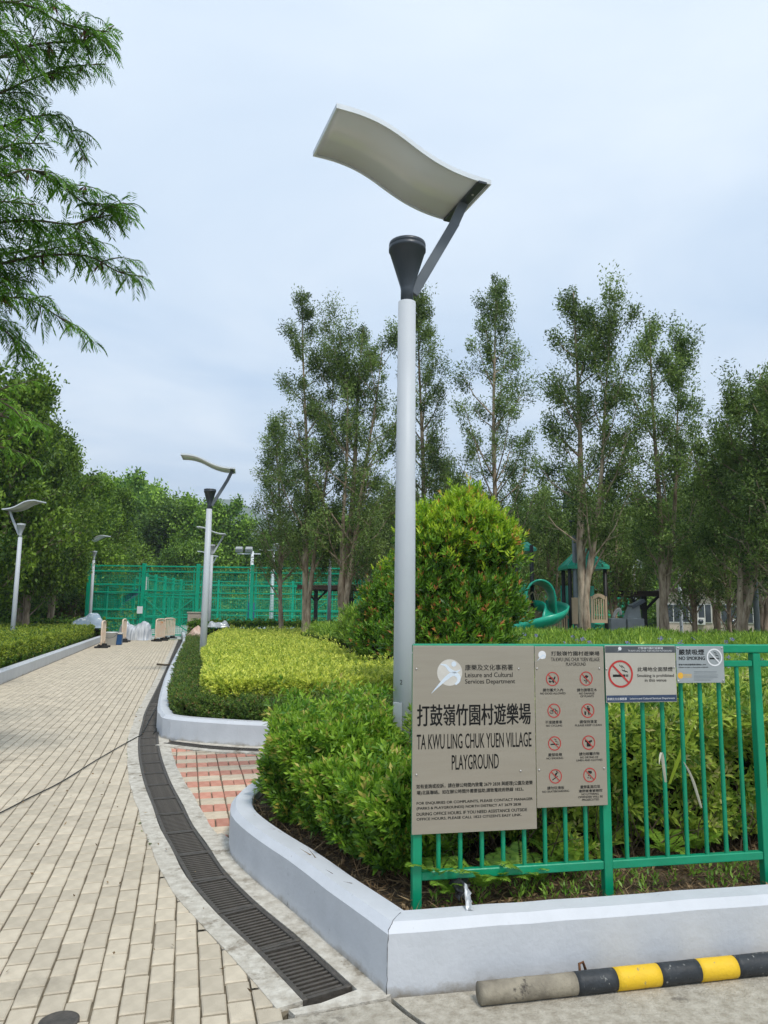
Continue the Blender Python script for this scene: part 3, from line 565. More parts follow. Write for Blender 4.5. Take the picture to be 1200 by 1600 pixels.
NEARW = nw = wall(near_path, 'planter_wall', 'pale grey painted low wall of the near planter, its corner at the foot of the picture', 1)
mid_path = [(p.x, p.y) for p in catmull([(-11.0, 40), (-9.7, 35.5), (-8.168, 30.0), (-4.95, 17.2), (-3.75, 12.6), (-3.02, 10.0), (-2.83, 9.5), (-2.70, 9.18), (-2.40, 8.97), (-1.942, 8.80), (-1.375, 8.66), (-.6, 8.6), (.5, 8.68), (4, 9.3), (13, 11.2)], .3)]
wall(mid_path, 'planter_wall', 'pale grey low wall of the middle planter, rounded where the drain turns past it', 1)
wall([(-4.35, 2.6), (-7.708, 14.94), (-12.27, 31.8), (-13.4, 36.0)], 'planter_wall', 'pale grey low wall of the bed on the far left of the brick path', 1)
def crack(pts, w=.0022, par=None):
    mb = MB(); r = random.Random(len(pts)); P = [Vector(p) for p in pts]; Q = [P[0]]
    for a, b in zip(P[:-1], P[1:]):
        for k in range(1, 7): Q.append(a.lerp(b, k/6)+Vector((r.gauss(0, .0016), r.gauss(0, .0004), r.gauss(0, .001))))
    mb.tube(Q, [w*r.uniform(.3, 1)*.5 for _ in Q], 4, cap=False); return mb.obj('crack', M['channel'], par)
crack([(.0345, 3.2615, 0), (.036, 3.2605, .12), (.035, 3.2605, .24), (.055, 3.30, .277), (.09, 3.385, .278)], .003, NEARW)
crack([(-.498, 4.150, .01), (-.490, 4.142, .10), (-.500, 4.157, .20), (-.485, 4.16, .262)], .0022, NEARW)
def bed(poly, z=.2, name='planting_soil'):
    mb = MB(); mb.prism(poly, -.15, z); return struct(fixn(mb.obj(name, M['soil'])))
near_bed = [(.09, 3.40), (7, 4.78), (7, 7.2), (1.5, 6.15), (-.5, 6.03), (-.80, 5.95), (-.93, 5.5), (-.93, 5.25), (-.85, 5.02), (-.40, 4.22)]
bed(near_bed, .215)
mid_bed = [(p[0]+.08, p[1]+.05) for p in mid_path[3:]]+[(13, 36), (-9.3, 36)]
bed(mid_bed, .2)
bed([(-4.45, 2.6), (-7.81, 14.94), (-12.37, 31.8), (-13.5, 36.0), (-20, 36), (-20, 2.6)], .2)

# hills far behind
def hills(name, y0, y1, fn, nx=140, ny=24, x0=-1500, x1=1500):
    X = np.linspace(x0, x1, nx); Y = np.linspace(y0, y1, ny); XX, YY = np.meshgrid(X, Y); v = (YY-y0)/(y1-y0)
    prof = np.sin(np.clip(v, 0, 1)*math.pi)**.8; Z = fn(XX)*prof+bumps(XX, YY, .012, 4)*14*prof-.3
    V = np.stack([XX.ravel(), YY.ravel(), Z.ravel()], 1); F = [(j*nx+i, j*nx+i+1, (j+1)*nx+i+1, (j+1)*nx+i) for j in range(ny-1) for i in range(nx-1)]
    mb = MB(); mb.add([tuple(p) for p in V], F, True); return struct(mb.obj(name, M['hill']))
hills('hills', 1100, 2300, lambda x: 128+95*np.exp(-((x+330)/190)**2)+55*np.exp(-((x-420)/330)**2)+30*np.sin(x*.011), x0=-2400, x1=2400)
hills('hills', 420, 800, lambda x: 34+24*np.exp(-((x+90)/110)**2)+8*np.sin(x*.03), x0=-900, x1=900)

# ================================================================== NEAR FENCE AND SIGNS
F0 = Vector((.150, 3.570, 0)); FD = Vector((.9814, .192, 0)).normalized(); FN = Vector((FD.y, -FD.x, 0))   # FN faces the camera
def FP(x, y, off=0.0):
    d = _ray(x, y); o = Vector((0, 0, CAM_H)); p0 = F0+FN*off; t = (p0-o).dot(FN)/d.dot(FN); q = o+d*t; return ((q-F0).dot(FD), q.z)
fence = thing('railing', F0, 'glossy green metal railing with vertical bars on the near planter, carrying four signs', 'railing', rz=math.atan2(FD.y, FD.x))
ZB = .195; ZT = 1.435
def fbox(nm, s0, s1, z0, z1, w, dy=0, bev=.004): mb = MB(); mb.box(((s0+s1)/2, dy, (z0+z1)/2), (s1-s0, w, z1-z0), bev=bev); return mb.obj(nm, M['green'], fence)
POSTS = [.02, .985, 1.87, 2.75, 3.7, 4.65]
for i, s in enumerate(POSTS): fbox('post', s-.022, s+.022, ZB-.06, ZT-.045, .044)
ZR2 = 1.335; ZR3 = .368
for a, b in zip(POSTS[:-1], POSTS[1:]):
    fbox('rail', a+.0225, b-.0225, ZR2-.016, ZR2+.016, .030); fbox('rail', a+.0225, b-.0225, ZR3-.02, ZR3+.02, .034)
    n = max(4, round((b-a)/.112)); 
    for k in range(1, n):
        s = a+(b-a)*k/n; mb = MB(); mb.tube([(s, 0, ZR3+.02), (s, 0, ZR2-.016)], .0112, 8, cap=False); mb.obj('bar', M['green'], fence)
fbox('top_rail', -.002, POSTS[-1]+.022, ZT-.044, ZT, .05, bev=.006)

VF = {}
def text_mesh(body):
    if body in VF: return VF[body]
    c = bpy.data.curves.new('t', 'FONT'); c.body = body; c.resolution_u = 3; o = bpy.data.objects.new('t', c); COL.objects.link(o)
    dg = bpy.context.evaluated_depsgraph_get(); me = bpy.data.meshes.new_from_object(o.evaluated_get(dg)); bpy.data.objects.remove(o)
    n = len(me.vertices); co = np.empty(n*3, np.float32); me.vertices.foreach_get('co', co); co = co.reshape(-1, 3)
    fs = [tuple(p.vertices) for p in me.polygons]; VF[body] = (co, fs); return VF[body]
class Sign:
    """a thin plate hung on the railing; positions on it are read off the photograph's zooms and turned into (s, z)"""
    def __init__(s, ox, oy, sc, label, corners, m, off=.034, name='sign', cat='sign', thick=.004):
        s.ox, s.oy, s.sc, s.off = ox, oy, sc, off
        c = [s.p(*q) for q in corners]; s.s0 = (c[0][0]+c[3][0])/2; s.s1 = (c[1][0]+c[2][0])/2; s.z1 = (c[0][1]+c[1][1])/2; s.z0 = (c[2][1]+c[3][1])/2
        s.t = thing(name, F0+FD*s.s0+FN*off+Vector((0, 0, s.z0)), label, cat, rz=math.atan2(FD.y, FD.x)); s.cs = {}
        mb = MB(); mb.box(((s.s1-s.s0)/2, thick/2, (s.z1-s.z0)/2), (s.s1-s.s0, thick, s.z1-s.z0), bev=.0012); mb.obj('plate', m, s.t)
        s.layer = .0006
    def p(s, x, y): return FP(s.ox+x/s.sc, s.oy+y/s.sc, s.off)
    def L(s, x, y): a, z = s.p(x, y); return a-s.s0, z-s.z0
    def poly(s, nm, loops, m, lay=1):
        """loops of local (s,z) polygons -> flat print just proud of the plate"""
        mb = MB()
        for lp in loops: mb.add([(q[0], -s.layer*lay, q[1]) for q in lp], [tuple(range(len(lp)))])
        return mb.obj(nm, m, s.t)
    def ring(s, x, y, rx, m, wid=.16, lay=1, nm='ring', slash=True, down=True):
        cx_, cz = s.L(x, y); r = abs(s.L(x+rx, y)[0]-s.L(x-rx, y)[0])/2; mb = MB(); n = 40; ri = r*(1-wid); L = -s.layer*lay
        vs = [(cx_+q*math.cos(2*math.pi*k/n), L, cz+q*math.sin(2*math.pi*k/n)) for q in (r, ri) for k in range(n)]
        mb.add(vs, [(k, (k+1) % n, n+(k+1) % n, n+k) for k in range(n)])
        if slash:
            a = R(-45 if down else 45); w = r*wid*.9; d = Vector((math.cos(a), 0, math.sin(a))); e = Vector((-math.sin(a), 0, math.cos(a)))*w/2; c = Vector((cx_, L*1.3, cz))
            mb.add([c-d*ri*1.01-e, c+d*ri*1.01-e, c+d*ri*1.01+e, c-d*ri*1.01+e], [(0, 1, 2, 3)])
        mb.obj(nm, m, s.t); return cx_, cz, r
    def disc(s, x, y, rx, m, lay=1, nm='disc'):
        cx_, cz = s.L(x, y); r = abs(s.L(x+rx, y)[0]-s.L(x-rx, y)[0])/2
        s.poly(nm, [[(cx_+r*math.cos(2*math.pi*k/32), cz+r*math.sin(2*math.pi*k/32)) for k in range(32)]], m, lay); return cx_, cz, r
    def text(s, body, x0, y0, x1, y1, m=None, tilt=0, lay=1, bold=0.0, h=None):
        """fit the text into the box whose left middle and right middle are (x0,yl),(x1,yr)"""
        co, fs = text_mesh(body); mn = co.min(0); mx_ = co.max(0); xm, ym = (x0+x1)/2, (y0+y1)/2
        a = s.L(x0, ym)[0]; b = s.L(x1, ym)[0]; zt = s.L(xm, y0)[1]; zb = s.L(xm, y1)[1]
        sx = (b-a)/(mx_[0]-mn[0]); sz = (zt-zb)/(mx_[1]-mn[1]); mb = MB(); L = -s.layer*lay
        hb = bold*(zt-zb)
        for dx, dz in (((0, 0),) if not bold else ((-hb, 0), (hb, 0), (0, hb*.6), (0, -hb*.6))):
            mb.add([(a+(v[0]-mn[0])*sx+dx, L-abs(dx)*.01-(.00002 if dz else 0), zb+(v[1]-mn[1])*sz+dz) for v in co], fs)
        return mb.obj('lettering', m or M['ink'], s.t)
    def screws(s, pts):
        for x, y in pts:
            a, z = s.L(x, y); mb = MB(); mb.lathe([(.0055, 0), (.005, .002), (.002, .0034)], n=10); o = mb.obj('screw', M['screw'], s.t); o.location = (a, -.0005, z); o.rotation_euler.x = R(90)
    def swimmer(s, x, y, rx, lay=1, big=True):
        """the department's roundel: pale disc, bird-like figure and tail"""
        c0, c1, r = s.disc(x, y, rx, M['logo_pale'] if big else M['white'], lay, 'roundel')
        def band(P, w):
            P = catmull([(c0+p[0]*r, c1+p[1]*r) for p in P], r*.12); n = len(P); A1 = []; B1 = []
            for i, p in enumerate(P):
                t = (P[min(i+1, n-1)]-P[max(i-1, 0)]).normalized(); u = i/(n-1); ww = np.interp(u, [0, .25, .5, .75, 1], w)*r
                A1.append((p.x-t.y*ww, p.y+t.x*ww)); B1.append((p.x+t.y*ww, p.y-t.x*ww))
            return [[A1[i], A1[i+1], B1[i+1], B1[i]] for i in range(n-1)]
        fig = band([(-1.45, -1.55), (-.95, -1.05), (-.3, -.45), (.25, -.1), (.65, -.25), (.72, -.62), (.45, -.9)], [.01, .09, .15, .17, .08])
        s.poly('figure', fig, M['logo_blue'], lay+1)
        if big:
            s.poly('figure', band([(-.72, .62), (-.3, .52), (.05, .15), (.45, .03), (.85, .2)], [.03, .10, .13, .10, .03]), M['logo_blue'], lay+1)
            s.disc(x+rx*.33, y-rx*.68, rx*.2, M['logo_blue'], lay+1, 'figure')

s1 = Sign(640, 1000, 5.16, 'largest sign, brushed metal plate naming the village playground, beside the lamp pole', [(22, 42), (1005, 52), (1025, 1525), (22, 1570)], M['steel'], name='playground_sign')
s1.text('康樂及文化事務署', 447, 197, 832, 245, bold=.012)
s1.text('Leisure and Cultural', 447, 262, 830, 300, bold=.012); s1.text('Services Department', 447, 315, 850, 362, bold=.012)
s1.text('打鼓嶺竹園村遊樂場', 62, 515, 975, 688, bold=.016)
s1.text('TA KWU LING CHUK YUEN VILLAGE', 58, 752, 982, 872, bold=.006); s1.text('PLAYGROUND', 340, 922, 718, 1042, bold=.006)
s1.text('如有查詢或投訴，請在辦公時間內致電 2679 2838 與經理(公園及遊樂', 55, 1148, 992, 1188, bold=.02)
s1.text('場)北區聯絡。如在辦公時間外需要協助,請致電政府熱線 1823。', 57, 1200, 918, 1238, bold=.02)
s1.text('FOR ENQUIRIES OR COMPLAINTS, PLEASE CONTACT MANAGER', 57, 1288, 992, 1313, bold=.035)
s1.text('(PARKS & PLAYGROUNDS) NORTH DISTRICT AT 2679 2838', 57, 1331, 897, 1358, bold=.035)
s1.text('DURING OFFICE HOURS. IF YOU NEED ASSISTANCE OUTSIDE', 57, 1374, 947, 1399, bold=.035)
s1.text("OFFICE HOURS, PLEASE CALL 1823 CITIZEN'S EASY LINK.", 57, 1416, 903, 1441, bold=.035)
s1.swimmer(323, 262, 101); s1.screws([(55, 233), (880, 232), (55, 1087), (895, 1056)])
s2_ = Sign(830, 1000, 3.87, 'tall narrow metal plate with eight red prohibition symbols, right of the largest sign', [(22, 38), (436, 40), (464, 1003), (34, 1012)], M['steel'], name='rules_sign', off=.0345)
s2_.swimmer(66, 90, 23, big=False)
s2_.text('打鼓嶺竹園村遊樂場', 120, 68, 412, 95, bold=.02); s2_.text('TA KWU LING CHUK YUEN VILLAGE', 120, 106, 413, 129, bold=.01); s2_.text('PLAYGROUND', 210, 136, 330, 156, bold=.01)
CAP = [(128, 235, ['請勿攜犬入內', 'NO DOGS ALLOWED'], (70, 192, 55, 208)), (332, 233, ['請勿損壞花木', 'NO DAMAGE', 'OF PLANTS'], (277, 397, 290, 382)),
       (137, 427, ['不准踏單車', 'NO CYCLING'], (85, 187, 90, 187)), (342, 427, ['請保持清潔', 'PLEASE KEEP CLEAN'], (293, 397, 265, 425)),
       (141, 625, ['嚴禁吸煙', 'NO SMOKING'], (103, 186, 93, 193)), (347, 620, ['請勿晾曬衣物', 'NO DRYING OF', 'LINEN AND CLOTHES'], (290, 412, 297, 405)),
       (146, 824, ['請勿玩滑板', 'NO SKATEBOARDING'], (97, 200, 67, 229)), (354, 816, ['嚴禁亂拋垃圾', '違例者會被檢控', 'NO LITTERING', 'OFFENDER WILL BE', 'PROSECUTED'], (297, 417, 305, 408))]
ICON = {0: [[(-.55, -.2), (-.1, -.35), (.1, -.05), (.35, .35), (.5, .3), (.45, .05), (.2, -.25), (.25, -.6), (.1, -.6), (-.05, -.38), (-.35, -.55), (-.5, -.5)], [(-.6, .1), (-.15, .3), (.1, .1), (-.1, -.1), (-.55, -.05)]],
        1: [[(-.08, -.7), (.04, -.7), (.06, 0), (-.06, 0)], [(-.4, .2), (0, .5), (.4, .35), (.2, .1), (-.1, 0), (-.3, .05)], [(.1, -.35), (.4, -.1), (.35, -.3), (.15, -.45)], [(-.1, -.3), (-.4, -.1), (-.35, -.28), (-.15, -.42)]],
        3: [[(-.1, .65), (.15, .65), (.15, .45), (-.1, .45)], [(-.2, .4), (.35, .4), (.35, -.1), (.2, -.1), (.25, -.65), (.1, -.65), (0, -.1), (-.05, .1)], [(-.55, -.1), (-.25, -.1), (-.3, -.6), (-.5, -.6)]],
        5: [[(-.55, .35), (-.2, .3), (0, .2), (.2, .3), (.55, .35), (.55, .1), (.3, .05), (.3, -.55), (-.3, -.55), (-.3, .05), (-.55, .1)]],
        6: [[(-.5, -.45), (.35, .05), (.4, -.05), (-.45, -.58)], [(-.1, -.1), (.1, .0), (.3, .4), (.5, .45), (.45, .55), (.1, .5), (-.1, .25)], [(.15, .6), (.35, .62), (.32, .75), (.15, .75)]],
        7: [[(-.3, .6), (.3, .55), (.35, .25), (.1, .15), (-.2, .3)], [(-.25, 0), (-.1, .05), (-.12, -.12), (-.27, -.15)], [(.05, -.05), (.2, -.02), (.18, -.2), (.03, -.2)], [(-.35, -.3), (-.2, -.28), (-.2, -.45), (-.35, -.45)], [(0, -.35), (.15, -.35), (.15, -.5), (0, -.5)]]}
def cigarette(S, cx_, cz, r, lay=1, m=None):
    m = m or M['ink']
    lp = [[(cx_-.62*r, cz-.22*r), (cx_+.38*r, cz-.22*r), (cx_+.38*r, cz-.04*r), (cx_-.62*r, cz-.04*r)], [(cx_+.43*r, cz-.22*r), (cx_+.50*r, cz-.22*r), (cx_+.50*r, cz-.04*r), (cx_+.43*r, cz-.04*r)], [(cx_+.54*r, cz-.22*r), (cx_+.61*r, cz-.22*r), (cx_+.61*r, cz-.04*r), (cx_+.54*r, cz-.04*r)]]
    for dx, dz in ((0, 0), (.17, -.03)):
        P = catmull([(cx_+(x+dx)*r, cz+(z+dz)*r) for x, z in ((.42, .04), (.40, .17), (.22, .24), (.12, .30), (.16, .44), (.02, .56), (-.08, .66))], .05*r); w = .035*r
        lp += [[(a.x, a.y-w), (b.x, b.y-w), (b.x, b.y+w), (a.x, a.y+w)] for a, b in zip(P[:-1], P[1:])]
    S.poly('cigarette_symbol', lp, m, lay)
def annulus(cx_, cz, r, w, n=18): return [[(cx_+r*math.cos(6.2832*k/n), cz+r*math.sin(6.2832*k/n)), (cx_+r*math.cos(6.2832*(k+1)/n), cz+r*math.sin(6.2832*(k+1)/n)), (cx_+(r-w)*math.cos(6.2832*(k+1)/n), cz+(r-w)*math.sin(6.2832*(k+1)/n)), (cx_+(r-w)*math.cos(6.2832*k/n), cz+(r-w)*math.sin(6.2832*k/n))] for k in range(n)]
for i, (x, y, tx, xs) in enumerate(CAP):
    c0, c1, r = s2_.ring(x, y, 39, M['red'], .13, 3, 'prohibition_ring')
    if i == 4: cigarette(s2_, c0, c1, r)
    elif i == 2:
        s2_.poly('bicycle_symbol', annulus(c0-.38*r, c1-.2*r, .27*r, .07*r)+annulus(c0+.38*r, c1-.2*r, .27*r, .07*r)+[[(c0-.4*r, c1-.22*r), (c0-.1*r, c1+.25*r), (c0-.02*r, c1+.2*r), (c0-.32*r, c1-.24*r)], [(c0-.1*r, c1+.3*r), (c0+.3*r, c1+.25*r), (c0+.42*r, c1-.2*r), (c0+.34*r, c1-.2*r), (c0+.22*r, c1+.15*r), (c0-.1*r, c1+.2*r)]], M['ink'])
    else: s2_.poly('symbol', [[(c0+a*r, c1+b*r) for a, b in lp] for lp in ICON[i]], M['ink'])
    yy = y+{0: 57, 1: 59, 2: 60, 3: 57, 4: 59, 5: 58, 6: 60, 7: 61}[i]
    s2_.text(tx[0], xs[0], yy, xs[1], yy+20, bold=.02); yy += 25
    for q in tx[1:]:
        w_ = {'OF PLANTS': (297, 378), 'LINEN AND CLOTHES': (273, 430), '違例者會被檢控': (287, 430), 'OFFENDER WILL BE': (284, 433), 'PROSECUTED': (308, 410)}.get(q, (xs[2], xs[3]))
        hgt = 18 if ord(q[0]) > 1000 else 12
        s2_.text(q, w_[0], yy, w_[1], yy+hgt, bold=.03); yy += hgt+5
s2_.screws([(35, 173), (412, 172), (48, 786), (440, 775)])
s3 = Sign(830, 1000, 3.87, 'wide metal plate with a large red no-smoking ring between two dark bands', [(447, 34), (872, 34), (880, 374), (452, 380)], M['steel_pale'], name='smoking_prohibited_sign', off=.036)
W3 = s3.s1-s3.s0; H3 = s3.z1-s3.z0
s3.poly('band', [[(.002, H3-.036), (W3-.002, H3-.036), (W3-.002, H3-.003), (.002, H3-.003)]], M['graphite']); s3.poly('band', [[(.002, .003), (W3-.002, .003), (W3-.002, .036), (.002, .036)]], M['navy'])
s3.swimmer(535, 52, 10, lay=2, big=False)
s3.text('打鼓嶺竹園村遊樂場', 645, 42, 795, 56, M['white'], lay=2, bold=.02); s3.text('TA KWU LING CHUK YUEN VILLAGE PLAYGROUND', 585, 60, 850, 70, M['white'], lay=2, bold=.02)
c0, c1, r = s3.ring(540, 205, 75, M['red'], .14, 3, 'prohibition_ring'); cigarette(s3, c0, c1, r)
s3.text('此場地全面禁煙', 642, 163, 855, 190, bold=.02); s3.text('Smoking is prohibited', 640, 206, 862, 229, bold=.02); s3.text('in this venue', 687, 233, 817, 252, bold=.02)
s3.text('康樂及文化事務署', 460, 349, 577, 364, M['white'], lay=2, bold=.02); s3.text('Leisure and Cultural Services Department', 597, 347, 868, 361, M['white'], lay=2, bold=.02)
s3.screws([(456, 176), (864, 166)])
s4 = Sign(830, 1000, 3.87, 'smallest sign, bluish grey NO SMOKING plate with a white ring, rightmost of the four', [(876, 36), (1161, 38), (1172, 256), (881, 263)], M['steel_blue'], name='no_smoking_sign', off=.036)
s4.text('嚴禁吸煙', 892, 56, 1045, 90, bold=.03); s4.text('NO SMOKING', 893, 100, 1050, 121, bold=.04)
c0, c1, r = s4.ring(1107, 105, 47, M['white'], .17, 3, 'prohibition_ring'); cigarette(s4, c0, c1, r)
s4.text('違者可被定額罰款港幣$1,500', 890, 144, 1057, 154, bold=.03); s4.text('Offenders are liable to a fixed penalty of HK$1,500', 892, 162, 1070, 170, bold=.03)
s4.disc(903, 215, 17, M['orange'], 1, 'roundel')
for yq in (208, 216, 224):
    a, z = s4.L(922, yq); b, _ = s4.L(970, yq); s4.poly('print_line', [[(a, z-.0012), (b, z-.0012), (b, z+.0012), (a, z+.0012)]], M['orange'])
for yq, xe in ((192, 1122), (200, 1120), (212, 1128), (220, 1125), (228, 1128), (236, 1100), (244, 1085)):
    a, z = s4.L(983, yq); b, _ = s4.L(xe, yq); s4.poly('print_line', [[(a, z-.0006), (b, z-.0006), (b, z+.0006), (a, z+.0006)]], M['graphite'])
s4.screws([(887, 48), (1152, 48), (890, 250), (1160, 245)])

# ================================================================== LAMPS
def make_lamp(base, H, az, mats, label, group='wave-shaded park lamps', detail=True, door=False, k=1.0):
    """tapered pole, funnel, slanting arm and an S-curved reflector panel; az turns the panel's bracket side (0 = towards +X)"""
    mp_, mf, ma, mr, me_ = mats; t = thing('park_lamp', base, label, 'street lamp', group, rz=az); n = 24 if detail else 12
    mb = MB(); mb.tube([(0, 0, -.25), (0, 0, H*.5), (0, 0, H)], [.080, .0745, .066], n); mb.obj('pole', mp_, t)
    mb = MB(); mb.lathe([(.048, H-.01), (.048, H+.10), (.052, H+.125), (.137, H+.405), (.142, H+.407), (.142, H+.430), (.138, H+.433), (.138, H+.443), (.141, H+.446), (.139, H+.468), (.115, H+.470), (.05, H+.36)], n=n); mb.obj('funnel', mf, t)
    ex, ez = .51, H+.935
    mb = MB(); mb.bar((.05, 0, H+.08), (ex-.10, 0, ez-.20), .03, .075, bev=.003); mb.bar((ex-.115, 0, ez-.225), (ex-.025, 0, ez-.018), .031, .075, bev=.003); mb.obj('arm', ma, t)
    # panel: centre line from x=-.67 (raised) to x=.55
    us = np.linspace(0, 1, 25); xs = -.665+us*1.215; zs = np.interp(us, [0, .12, .25, .38, .5, .62, .75, .88, 1], [.268, .270, .248, .195, .118, .055, .012, -.008, -.012]); 
    zs = np.convolve(np.pad(zs, 2, 'edge'), [.1, .2, .4, .2, .1], 'valid')+H+.945; hw = .285
    mb = MB(); th = .008; vs = []
    for x, z in zip(xs, zs): vs += [(x, -hw, z), (x, hw, z), (x, hw, z+th), (x, -hw, z+th)]
    N = len(xs); fs = [(i*4+q, i*4+4+q, i*4+4+(q+1) % 4, i*4+(q+1) % 4) for i in range(N-1) for q in range(4)]+[(0, 1, 2, 3), (N*4-1, N*4-2, N*4-3, N*4-4)]
    mb.add(vs, fs, False); o = fixn(mb.obj('reflector', mr, t))
    for p in o.data.polygons: p.use_smooth = abs(p.normal.z) > .5
    rb = MB(); w2 = .014; z0, z1 = -.012, .026
    for sy in (-1, 1):
        vs = []; ya, yb = sy*(hw+.001), sy*(hw+w2)
        for x, z in zip(xs, zs): vs += [(x, ya, z+z0), (x, yb, z+z0), (x, yb, z+z1), (x, ya, z+z1)]
        rb.add(vs, fs)
    for i, sx in ((0, -1), (N-1, 1)): rb.box((xs[i]+sx*.008, 0, zs[i]+.007), (.014, 2*(hw+w2), .038))
    fixn(rb.obj('rim', me_, t))
    mb = MB(); q = Matrix.Rotation(R(4), 3, 'Y'); mb.box((ex-.02, 0, ez-.012), (.075, .60, .02), bev=.003); b = mb.obj('bracket', ma if not detail else M['charcoal'], t)
    if detail:
        for yy in (-.14, .14):
            s_ = MB(); s_.lathe([(.010, 0), (.009, -.008)], (ex-.02, yy, ez-.022), n=8); s_.obj('bolt', M['screw'], t)
        s_ = MB(); s_.box((.46, -.20, ez+.052), (.09, .045, .022), bev=.004); s_.obj('clip', M['rim'], t)
    if door:
        d = MB(); d.box((0, 0, 0), (.006, .070, .40), bev=.002); o = d.obj('service_door', mp_, t); o.location = (-.0655, -.0385, .76); o.rotation_euler.z = R(31)
        e = MB(); e.tube([(-.0745+.0, -.008, .98), (-.052, -.062, .96), (-.050, -.064, .55), (-.0745, -.008, .53)], .0022, 5); e.obj('door_seam', M['charcoal'], t)
        co, fs = text_mesh('2'); e = MB(); e.add([((v[0]-.3)*.04, 0, (v[1]-.35)*.045) for v in co], fs); o = e.obj('lettering', M['ink'], t); o.location = (-.0475, -.0625, 1.10); o.rotation_euler.z = R(-37)
    return t
W_ = (M['pole'], M['charcoal'], M['arm_grey'], M['reflector'], M['rim'])
PG = (M['pole'], M['pole'], M['pole'], M['reflector'], M['rim'])
GR = (M['pole_grey'], M['charcoal'], M['charcoal'], M['reflector'], M['arm_grey'])
make_lamp((.155, 5.2, 0), 3.895, R(21.7), W_, 'tall near park lamp with charcoal funnel and wavy reflector, standing left of the playground sign', door=True)
def lamp_at(px, py, D, az, mats, label): p = A(px, py, D); return make_lamp((p.x, p.y, 0), 3.88, az, mats, label, detail=False)
lamp_at(318, 1000, 16.8, R(10), W_, 'park lamp with charcoal funnel at the left edge of the golden hedge')
lamp_at(22, 960, 24.5, R(180-12), PG, 'leftmost park lamp, all pale, standing in the hedge by the left frame edge')
lamp_at(141, 960, 36.5, R(180-14), PG, 'pale park lamp at the left front corner of the green sports cage')
lamp_at(327, 960, 32, R(8), PG, 'pale park lamp partly hidden behind the pole beside the golden hedge')
lamp_at(322, 960, 46, R(5), PG, 'most distant park lamp, inside the sports cage, its wavy panel seen very small')
lamp_at(514, 960, 30.5, R(115), GR, 'dark grey park lamp between the two tall paperbark trunks on the left')
lamp_at(1064, 960, 34, R(200), PG, 'pale grey park lamp in front of the beige building, right of the grey exercise station')
lamp_at(859, 960, 42, R(-20), PG, 'pale park lamp rising behind the slide and the toy bridge')
lamp_at(900, 960, 21.8, R(80), GR, 'grey lamp post standing just left of the thick forked paperbark trunk')
lamp_at(1182, 960, 19.8, R(95), GR, 'grey lamp post near the right frame edge among the paperbark trunks')

# floodlight masts
def floodmast(px, D, ztop, label, heads, low=None):
    p = A(px, 960, D); t = thing('floodlight_mast', (p.x, p.y, 0), label, 'floodlight mast', 'floodlight masts'); mb = MB(); mb.tube([(0, 0, -.1), (0, 0, ztop)], [.13, .09], 12); mb.obj('mast', M['rim'], t)
    if low: mb = MB(); mb.tube([(0, 0, 0), (0, 0, low)], .24, 12); mb.obj('padding', M['blue_pad'], t)
    mb = MB(); mb.bar((-.9, 0, ztop-.15), (.5, 0, ztop-.15), .07); mb.obj('crossarm', M['rim'], t)
    for x in heads: mb = MB(); mb.box((x, -.1, ztop+.1), (.42, .3, .26), rot=Matrix.Rotation(R(35), 3, 'X'), bev=.03); mb.obj('floodlight', M['gray_kit'], t)
floodmast(391, 44, 5.0, 'white floodlight mast with blue padding at its foot inside the sports cage', (-.8, -.2), 1.9)
floodmast(424, 46, 5.4, 'slim white mast right of the padded one, seen between the leftmost paperbarks', (.2,))
floodmast(992, 40, 4.2, 'white floodlight mast behind the grey exercise station', (-.7, .3))

# ================================================================== STRIPED PIPE, LITTER, CABLE
pa, pb = Vector((.412, 3.198, .044)), Vector((1.75, 3.487, .044)); pdv = (pb-pa).normalized()
pp = thing('wheel_stop_pipe', pa, 'black and yellow striped pipe lying at the planter wall foot, left end unpainted', 'wheel stop', rz=math.atan2(pdv.y, pdv.x))
def on_pipe(px):
    d = _ray(px, 1545); o = Vector((0, 0, 1.6)); n = Vector((-pdv.y, pdv.x, 0)); t = (pa-o).dot(n)/d.dot(n); return (o+d*t-pa).dot(pdv)
cuts = [0]+[on_pipe(x) for x in (898, 960, 1028, 1090, 1148)]; stp = cuts[-1]-cuts[-2]+.01
while len(cuts) < 13: cuts.append(cuts[-1]+stp)
for i, (a, b) in enumerate(zip(cuts[:-1], cuts[1:])):
    nb = max(3, int((b-a)/.03)); mb = MB(); r0 = .0440 if i else .0430
    pts = [(a+(b-a)*k/nb, 0, 0) for k in range(nb+1)]; mb.tube(pts, [r0+random.uniform(-.0006, .0006) for _ in pts], 28, cap=True)
    o = mb.obj('bare_end' if i == 0 else ('black_band' if i % 2 else 'yellow_band'), M['bare_pipe'] if i == 0 else (M['black_band'] if i % 2 else M['yellow']), pp)
mb = MB(); mb.tube([(.47, .040, .02), (.475, .055, .048), (.495, .06, .052), (.505, .055, .02)], .006, 8); mb.obj('rusty_hook', mat('rust', (.16, .07, .03), None, 20, .9), pp)
cab = catmull([G(-40, 1285, .012), G(0, 1270, .012), G(45, 1247, .012), G(95, 1222, .012), G(150, 1188, .012), G(195, 1162, .012), G(213, 1152, .012), G(222, 1146, .012), G(236, 1120, .03), G(247, 1103, .05), G(262, 1112, .05), G(240, 1146, .015)], .04)
mb = MB(); mb.tube([(p.x, p.y, p.z) for p in cab], .0055, 6); tag(mb.obj('cable', M['black_metal']), 'thin black cable lying across the brick path to the drain', 'cable')
mb = MB(); q = [G(246, 1038, .05), G(258, 1039, .06), G(274, 1038, .05)]; mb.tube(q, [.03, .025, .02], 7); tag(mb.obj('stick', M['twig']), 'dry stick lying across the far part of the long drain', 'stick')
c = G(92, 1597, 0); lid = thing('inspection_cover', (c.x, c.y, 0), 'small round dark metal lid in the bricks at the lower left edge', 'drain lid')
